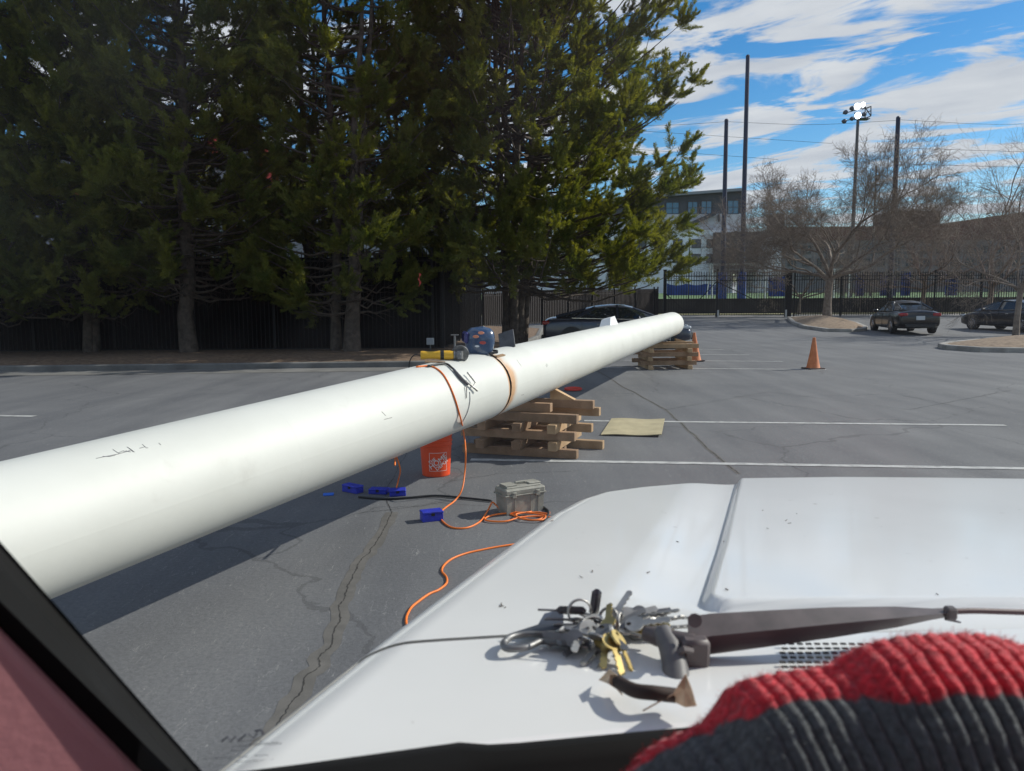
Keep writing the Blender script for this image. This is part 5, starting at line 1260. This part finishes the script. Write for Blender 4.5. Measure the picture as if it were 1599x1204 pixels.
slab('pillar_trim', (i1 + Vector((-.002, 0, 0)), i2 + Vector((-.002, 0, 0)), i2 + lft_ + Vector((0, -.25, 0)), i1 + lft_ + Vector((0, -.25, 0))), .02, M_MAR, .008)
m_glass = bpy.data.materials.new('windshield_glass'); m_glass.use_nodes = True; t = m_glass.node_tree; t.nodes.clear()
o_ = t.nodes.new('ShaderNodeOutputMaterial'); tr_ = t.nodes.new('ShaderNodeBsdfTransparent'); tr_.inputs[0].default_value = (.95, .97, .96, 1); gl_ = t.nodes.new('ShaderNodeBsdfGlossy'); gl_.inputs['Roughness'].default_value = .25
mx_ = t.nodes.new('ShaderNodeMixShader'); mx_.inputs[0].default_value = .022
dst = t.nodes.new('ShaderNodeBsdfTranslucent'); dst.inputs[0].default_value = (.85, .9, 1, 1); txg = t.nodes.new('ShaderNodeTexCoord'); ng = t.nodes.new('ShaderNodeTexNoise'); ng.inputs['Scale'].default_value = 7; ng.inputs['Detail'].default_value = 7; t.links.new(txg.outputs['Object'], ng.inputs['Vector'])
rg = t.nodes.new('ShaderNodeValToRGB'); rg.color_ramp.elements[0].position = .42; rg.color_ramp.elements[0].color = (.001, .001, .001, 1); rg.color_ramp.elements[1].position = .75; rg.color_ramp.elements[1].color = (.014, .014, .014, 1); t.links.new(ng.outputs['Fac'], rg.inputs[0])
mg = t.nodes.new('ShaderNodeMixShader'); t.links.new(rg.outputs[0], mg.inputs[0]); t.links.new(tr_.outputs[0], mg.inputs[1]); t.links.new(dst.outputs[0], mg.inputs[2]); tr_ = mg
t.links.new(tr_.outputs[0], mx_.inputs[1]); t.links.new(gl_.outputs[0], mx_.inputs[2]); t.links.new(mx_.outputs[0], o_.inputs[0])
b = MB(); rows = []
for k in range(8):
    s = k / 7; rows.append([])
    for i in range(40):
        x = -.31 + 1.7 * i / 39; xb = x; yb = base_y(x) - .012; zb0 = zb(x) + .01
        xt = -.53 + 1.85 * i / 39; rows[-1].append((x + (xt - x) * s, yb + (.33 - yb) * s - 0, zb0 + (1.90 - zb0) * s))
b.grid(rows); b.build('windshield', m_glass, trk, smooth=True)
ROOF = [(-.56, .34), (1.02, .34), (1.02, -1.0), (-.56, -1.0)]
b = MB(); b.prism(ROOF, 1.905, 1.95); b.build('cab_roof', M_TRK, trk)
b = MB(); b.prism([(x * .99, y * .99) for x, y in ROOF], 1.885, 1.904); b.build('headliner', M_MAR, trk)
b = MB(); b.box((.5, -.35, .7), (2.1, 1.2, .05)); b.build('cab_floor', M_DASH, trk)
b = MB(); b.box((.25, -1.0, 1.35), (1.6, .05, 1.1)); b.build('cab_back', M_MAR, trk)
# etched marking low on the glass (illegible small print)
b = MB()
gl = lambda px, py: at_y(px, py, .60)
rs = random.Random(9)
b.tube([gl(346, 1158), gl(356, 1150), gl(360, 1158), gl(368, 1150), gl(372, 1157), gl(384, 1147)], .0007, 4)
b.tube([gl(388, 1146), gl(396, 1153), gl(402, 1144)], .0006, 4); b.tube([gl(398, 1142), gl(408, 1140), gl(412, 1147)], .0009, 4)
for (xa, xb, yy) in ((372, 408, 1158), (362, 440, 1166), (360, 380, 1172), (388, 436, 1162), (336, 362, 1184), (372, 386, 1182), (368, 422, 1190), (398, 418, 1180)):
    x = xa
    while x < xb: w = rs.uniform(2, 5); b.tube([gl(x, yy - (x - xa) * .06), gl(x + w, yy - (x + w - xa) * .06 + rs.uniform(-1, 1))], .0003, 4); x += w + rs.uniform(1, 2.5)
b.build('glass_etching', mat('etching', (.03, .03, .05), .6), trk)

# wiper -------------------------------------------------------------
def hp(px, py, lift): return hplane(px, py, lift)
wp = thing('windshield_wiper', 'faded black windshield wiper arm lying across the white cowl', 'wiper', tuple(hplane(1060, 1090)))
M_WIP = mat('faded_black_metal', (.075, .062, .062), .5, col2=(.13, .105, .105), vscale=25)
M_WIPR = mat('arm_underside_reflection', (.045, .012, .014), .4)  # red reflection on the arm's lower face, put into its colour
def Y(px, py, y): return at_y(px, py, y)
b = MB(); secs = [(1074, 963, 1035, .800, .795), (1110, 958, 1022, .805, .80), (1200, 953, 1010, .81, .805), (1300, 948, 996, .82, .815), (1400, 947, 980, .83, .825), (1455, 950, 968, .835, .83), (1486, 949, 963, .84, .838)]
rows = []
for (px, pt, pbm, y0_, y1_) in secs:
    pm = pt + (pbm - pt) * .55
    a_ = Y(px, pt, y0_ + .02); c_ = Y(px, pm, y0_ - .004); d_ = Y(px, pbm, y0_ + .012); e_ = Y(px, pt + 4, y0_ + .026)
    rows.append([a_, c_, d_, e_, a_])
b.grid(rows); b.f.append([0, 1, 2, 3]); b.m.append(0); b.f.append([len(b.v) - 5 + k for k in range(4)]); b.m.append(0)
for i in range(len(secs) - 1): b.m[i * 4 + 1] = 1
b.build('arm', [M_WIP, M_WIPR], wp, smooth=40)
b = MB(); b.tube([Y(1085, 969, .80), Y(1085, 969, .785)], .0075, 12); b.build('hinge_pin', M_WIP, wp, smooth=40)
b = MB(); b.tube([Y(1034, 985, .82), Y(1046, 1010, .80), Y(1053, 1034, .785), Y(1060, 1088, .755)], [.0100, .0125, .0135, .0155], 16); b.build('pivot_post', mat('worn_grey_post', (.10, .10, .105), .55, col2=(.16, .15, .15), vscale=30), wp, smooth=40)
b = MB(); b.tube([Y(1010, 990, .835), Y(1045, 1000, .81), Y(1085, 1005, .80)], [.009, .012, .010], 10); b.box(Y(1085, 1020, .795), (.03, .02, .035), None, .004)
b.tube([Y(1058, 1020, .785), Y(1068, 1014, .78), Y(1080, 1016, .785)], .004, 6); b.build('knuckle', M_WIP, wp, smooth=40)
b = MB(); b.tube(smoothpath([Y(1486, 955, .84), Y(1520, 954, .845), Y(1560, 955, .85), Y(1620, 957, .855), Y(1760, 962, .86)], 4), .0035, 8); b.build('blade_bar', mat('red_black', (.07, .02, .022), .5), wp, smooth=True)
b = MB(); b.box(Y(1484, 957, .84), (.012, .012, .014), None, .002); b.tube([Y(1476, 966, .84), Y(1500, 972, .84)], [.002, .001], 6); b.build('clip', M_WIP, wp)
b = MB(); b.tube(smoothpath([hp(965, 1065, .012), hp(990, 1078, .016), hp(1020, 1082, .018), hp(1055, 1086, .014)]), [.0068] * 25, 10); b.build('drive_link', mat('rusty_link', (.035, .02, .015), .8), wp, smooth=40)
# dry leaves
def leaf(label, pts, z1, col):
    P_ = [hp(x, y, z) for x, y, z in pts]; c = sum(P_, Vector()) / len(P_) + Vector((0, 0, .004))
    b = MB(); n = len(P_); b.add(P_ + [c], [(i, (i + 1) % n, n) for i in range(n)])
    t = thing('dry_leaf', label, 'leaf', tuple(c)); o = b.build('leaf_blade', mat('dry_leaf', (.60, .44, .29), .8, var=.25, vscale=80), t, recalc=False); o.modifiers.new('s', 'SOLIDIFY').thickness = .0006
    b = MB(); b.tube([P_[0], P_[0].lerp(c, .5) + Vector((0, 0, .002)), z1], .0008, 5); b.build('stalk', MATS['dry_leaf'], t)
leaf('curled brown leaf on the cowl below the keys', ((936, 1062, .004), (945, 1052, .014), (952, 1045, .02), (962, 1052, .022), (968, 1062, .012), (962, 1076, .006), (950, 1068, .012)), hp(972, 1085, .004), 0)
leaf('pale pointed leaf leaning on the foot of the wiper post', ((1046, 1092, .010), (1060, 1068, .034), (1071, 1052, .046), (1080, 1074, .034), (1088, 1102, .014), (1070, 1104, .010)), hp(1004, 1110, .002), 0)

# bunch of keys -------------------------------------------------------
kc = hplane(950, 985, .012)
kb = thing('bunch_of_keys', 'large bunch of silver and brass keys on rings lying on the white hood', 'keys', tuple(hplane(950, 1000)))
def key(px, py, lift, ang_, pitch_, roll_, m, ln=.030, bow=.0125, name='key'):
    P_ = hplane(px, py, lift); M_ = T(*P_) @ RZ(ang_) @ RY(pitch_) @ RX(roll_); b = MB()
    n = 18; outer = [(bow * math.cos(2 * math.pi * k / n) * .9, bow * math.sin(2 * math.pi * k / n)) for k in range(n)]; innr = [(-.0065 + .0028 * math.cos(2 * math.pi * k / n), .0028 * math.sin(2 * math.pi * k / n)) for k in range(n)]
    th2 = .0011
    for z in (-th2, th2): b.add([(x, y, z) for x, y in outer] + [(x, y, z) for x, y in innr], [(k, (k + 1) % n, n + (k + 1) % n, n + k) for k in range(n)], M_)
    b.add([(x, y, z) for z in (-th2, th2) for x, y in outer], [(k, (k + 1) % n, n + (k + 1) % n, n + k) for k in range(n)], M_)
    poly = [(bow * .8, .0042), (bow * .8, -.0042)] + [(bow + .002 + k * ln / 8, -.0042 + (.0016 if k % 2 else 0)) for k in range(8)] + [(bow + ln * .98, 0), (bow + ln * .92, .0040)]
    b.prism(poly, -th2 * .8, th2 * .8, M_)
    b.build(name, m, kb)
rk = random.Random(31)
kl = [(945, 1000, .016, -100, 15, M_BRASS, 1.15), (958, 1003, .018, -85, 22, M_BRASS, 1.2), (966, 998, .02, -75, 28, M_BRASS, 1.1), (935, 1008, .010, -125, 10, M_STEEL, 1), (925, 990, .012, -150, 8, M_STEEL, 1), (985, 968, .016, 5, -6, M_STEEL, 1.15), (990, 975, .010, -8, -2, M_BRASS, 1.1), (980, 962, .022, 14, -8, M_STEEL, 1), (1000, 982, .008, -4, 0, M_BRASS, 1.0),
      (960, 960, .026, 48, -30, M_STEEL, 1), (915, 975, .016, 170, 5, M_STEEL, 1), (905, 985, .012, 195, 5, M_GREYST, 1.1), (930, 968, .022, 150, -15, M_STEEL, .9), (945, 985, .024, -60, 10, M_GREYST, 1), (940, 1012, .008, -112, 12, M_STEEL, 1.05), (918, 1000, .010, -140, 8, M_GREYST, 1), (975, 985, .014, -30, 6, M_STEEL, .9), (900, 968, .02, 185, -4, M_GREYST, 1.0), (950, 972, .026, 80, -20, M_BRASS, .8), (970, 972, .02, 30, -12, M_GREYST, .95)]
for q_i in range(14):
    kl.append((rk.uniform(955, 1035), 985 - rk.uniform(0, 26), rk.uniform(.006, .022), rk.uniform(-15, 22), rk.uniform(-12, 6), rk.choice([M_STEEL, M_STEEL, M_STEEL, M_STEEL, M_BRASS, M_GREYST]), rk.uniform(1.0, 1.25)))
    kl.append((rk.uniform(890, 950), 1000 - rk.uniform(0, 26), rk.uniform(.006, .02), rk.uniform(150, 260), rk.uniform(-6, 14), rk.choice([M_STEEL, M_GREYST, M_STEEL]), rk.uniform(.9, 1.15)))
for (px, py, lf, a_, pt, m_, sc) in kl: key(px, py, lf, R(a_), R(pt), R(rk.uniform(-50, 50)), m_, .028 * sc, .0115 * sc)
def kring(px, py, lift, r_, tx_2, tz_2, m=M_STEEL, w=.0013):
    P_ = hplane(px, py, lift); M_ = T(*P_) @ RZ(tz_2) @ RX(tx_2); b = MB(); b.tube([M_ @ Vector((r_ * math.cos(a_), r_ * math.sin(a_), .0012 * math.sin(a_ * .5))) for a_ in np.linspace(0, 12.4, 50)], w, 6); b.build('key_ring', m, kb, smooth=True)
kring(905, 955, .03, .014, R(80), R(10)); kring(968, 975, .02, .013, R(85), R(70)); kring(930, 985, .016, .018, R(35), R(20)); kring(950, 965, .022, .012, R(60), R(-40)); kring(915, 995, .012, .016, R(20), R(0)); kring(955, 990, .022, .009, R(80), R(90))
P_ = hplane(892, 953, .03); b = MB(); b.box((0, 0, 0), (.036, .011, .009), T(*P_) @ RZ(R(-4)), .004); b.build('black_fob', M_BLACKP, kb)
b = MB(); b.bar(P_ + Vector((-.016, 0, .0)), P_ + Vector((-.040, .0, .001)), .003, .0015); b.build('fob_blade', M_GREYST, kb)
P_ = hplane(929, 945, .032); b = MB(); b.box((0, 0, .004), (.012, .009, .036), T(*P_) @ RY(R(6)) @ RX(R(10)), .004); b.box((0, -.004, .004), (.005, .004, .024), T(*P_) @ RY(R(6)) @ RX(R(10)), .001); b.build('black_fob', mat('fob_blue_black', (.015, .018, .03), .35), kb)
# bottle-opener carabiner
cbp = [(786, 1005), (795, 996), (812, 991), (835, 990), (860, 990), (893, 992), (893, 1004), (865, 1003), (845, 1001), (825, 1010), (805, 1013), (790, 1012)]
C_ = [hplane(x, y, .008) for x, y in cbp]; ctr = sum(C_, Vector()) / len(C_)
b = MB(); b.tube(smoothpath(C_ + [C_[0]], 4), .0042, 8); b.build('carabiner', M_GREYST, kb, smooth=True)
b = MB(); q5 = [hplane(x, y, l_) for x, y, l_ in ((800, 988, .006), (840, 975, .010), (850, 958, .016), (868, 953, .018), (880, 960, .018), (880, 975, .014), (868, 986, .012), (845, 987, .009))]
b.add(q5 + [v - Vector((0, 0, .0014)) for v in q5], [tuple(range(8)), tuple(range(8, 16))[::-1]] + [(i, i + 8, (i + 1) % 8 + 8, (i + 1) % 8) for i in range(8)]); b.build('metal_tag', mat('tag_blue_grey', (.16, .18, .22), .35, .7), kb)
b = MB(); b.tube([hplane(872, 990, .010), hplane(905, 990, .012), hplane(925, 985, .014)], .0042, 10); b.build('cable_sleeve', M_GREYST, kb, smooth=True)
b = MB(); b.box((0, 0, 0), (.042, .008, .004), T(*hplane(908, 978, .018)) @ RZ(R(8)) @ RY(R(-4)), .002); b.box((0, 0, 0), (.05, .006, .003), T(*hplane(1010, 972, .012)) @ RZ(R(14)), .001); b.build('pocket_tool', M_STEEL, kb)

# knitted hat ------------------------------------------------------------
def ss(a, b_, x): t = max(0, min(1, (x - a) / (b_ - a))); return t * t * (3 - 2 * t)
def knit_mat():
    m = bpy.data.materials.new('knit'); m.use_nodes = True; t = m.node_tree; b = t.nodes['Principled BSDF']; n = t.nodes.new; l = t.links.new
    at = n('ShaderNodeAttribute'); at.attribute_name = 'band'; tx = n('ShaderNodeTexCoord'); no = n('ShaderNodeTexNoise'); no.inputs['Scale'].default_value = 60; no.inputs['Detail'].default_value = 5; l(tx.outputs['Object'], no.inputs['Vector'])
    ma = n('ShaderNodeMath'); ma.operation = 'MULTIPLY_ADD'; ma.inputs[1].default_value = .55; l(no.outputs['Fac'], ma.inputs[0]); l(at.outputs['Fac'], ma.inputs[2])
    r_ = n('ShaderNodeValToRGB'); e = r_.color_ramp.elements; e[0].position = .70; e[0].color = (.075, .085, .09, 1); e[1].position = .78; e[1].color = (.50, .012, .025, 1); x_ = e.new(1.0); x_.color = (.62, .02, .035, 1)
    l(ma.outputs[0], r_.inputs[0])
    n2 = n('ShaderNodeTexNoise'); n2.inputs['Scale'].default_value = 220; n2.inputs['Detail'].default_value = 6; l(tx.outputs['Object'], n2.inputs['Vector'])
    mx = n('ShaderNodeMix'); mx.data_type = 'RGBA'; mx.blend_type = 'MULTIPLY'; mx.inputs['Factor'].default_value = .7; l(r_.outputs[0], mx.inputs['A'])
    r2 = n('ShaderNodeValToRGB'); r2.color_ramp.elements[0].position = .3; r2.color_ramp.elements[0].color = (.4, .4, .4, 1); r2.color_ramp.elements[1].position = .7; r2.color_ramp.elements[1].color = (1.5, 1.5, 1.5, 1); l(n2.outputs['Fac'], r2.inputs[0]); l(r2.outputs[0], mx.inputs['B'])
    l(mx.outputs['Result'], b.inputs['Base Color']); b.inputs['Roughness'].default_value = .95; b.inputs['Sheen Weight'].default_value = .4
    bp = n('ShaderNodeBump'); bp.inputs['Strength'].default_value = .8; bp.inputs['Distance'].default_value = .003; l(n2.outputs['Fac'], bp.inputs['Height']); l(bp.outputs[0], b.inputs['Normal'])
    return m
sil = [(960, 1212), (1000, 1180), (1040, 1152), (1110, 1118), (1150, 1066), (1185, 1050), (1240, 1041), (1300, 1030), (1345, 1004), (1400, 988), (1470, 982), (1540, 984), (1599, 1000), (1680, 1040), (1760, 1110), (1810, 1180)]
YH = .46; SP = smoothpath([at_y(x, y + 13, YH) for x, y in sil], 30)
# resample evenly in x
xsx = [p.x for p in SP]; zsx = [p.z for p in SP]; NC = 640; rows = []; vals = []
xa_, xb_ = xsx[0], xsx[-1]
for i in range(NC + 1):
    x = xa_ + (xb_ - xa_) * i / NC; zt = float(np.interp(x, xsx, zsx)); zbse = 1.10; hh_ = max(.01, zt - zbse)
    edge = min(1, (x - xa_) / .05 + .15, (xb_ - x) / .05 + .15); row = []
    for j in range(49):
        a_ = math.pi * 1.06 * j / 48 - .06
        rib = (.0022 + .0034 * ss(1.5, .9, a_)) * abs(math.sin(math.pi * (x + .003 * math.sin(3 * a_ + x * 20)) / .0098)) ** .6 * edge
        stitch = .0009 * math.sin(a_ * 60) * edge
        r1 = .105 * edge + .01; dy_ = math.cos(a_); dz_ = max(-.2, math.sin(a_))
        rf = (r1 if dy_ > 0 else .03)
        row.append((x + (.02 * math.cos(a_) if edge > .5 else 0), YH + (rf + rib + stitch) * dy_ * -1 * .9, zbse + (hh_ + rib + stitch) * dz_ ** .8 if dz_ > 0 else zbse + dz_ * .05))
        front = a_ < math.pi / 2
        P_ = Vector(row[-1]) - EYE; zc_ = P_.y * math.cos(PITCH) - P_.z * math.sin(PITCH); ppx = CX + FPX * P_.x / zc_; ppy = CY - FPX * (P_.y * math.sin(PITCH) + P_.z * math.cos(PITCH)) / zc_
        bl_ = float(np.interp(ppx, [960, 1040, 1110, 1240, 1400, 1800], [1222, 1172, 1140, 1092, 1096, 1092]))
        band = .47 + (bl_ - ppy) / 90 if front else 1.0
        vals.append(max(0, min(1, band)))
    rows.append(row)
b = MB(); b.grid(rows); ht = b.build('knit_hat', knit_mat(), smooth=True)
fb = MB(); rf_ = random.Random(4)
for q_i in range(9000):
    i = rf_.randint(1, NC - 2); j = rf_.randint(6, 42); v = Vector(rows[i][j]); nn = (Vector(rows[i + 1][j]) - Vector(rows[i - 1][j])).cross(Vector(rows[i][j + 1]) - Vector(rows[i][j - 1]))
    if nn.length < 1e-9: continue
    nn.normalize(); nn = nn if nn.z > -.2 or nn.y < 0 else -nn
    if nn.dot(Vector((0, -.5, .8))) < 0: nn = -nn
    d = (nn + Vector((rf_.gauss(0, .8), rf_.gauss(0, .8), rf_.gauss(0, .8)))).normalized() * rf_.uniform(.002, .0055); sd = d.cross(Vector((rf_.random(), 1, .3))).normalized() * .00011
    red = vals[i * 49 + j] > .5; fb.cur = 0 if red else 1
    fb.add([v - sd, v + sd, v + d * .6 + sd + Vector((0, 0, .0004)), v + d, v + d * .6 - sd], [(0, 1, 2, 3, 4)])
fz_ = fb.build('fuzz', [mat('red_wool', (.55, .02, .035), .95), mat('grey_wool', (.13, .14, .145), .95)], ht, recalc=False)
a_ = ht.data.attributes.new('band', 'FLOAT', 'POINT'); a_.data.foreach_set('value', vals)
tag(ht, 'ribbed knit hat in red and charcoal lying on the dashboard at the lower right', 'hat')
print('objects', len(bpy.data.objects), 'tris', sum(len(o.data.polygons) for o in bpy.data.objects if o.type == 'MESH'))
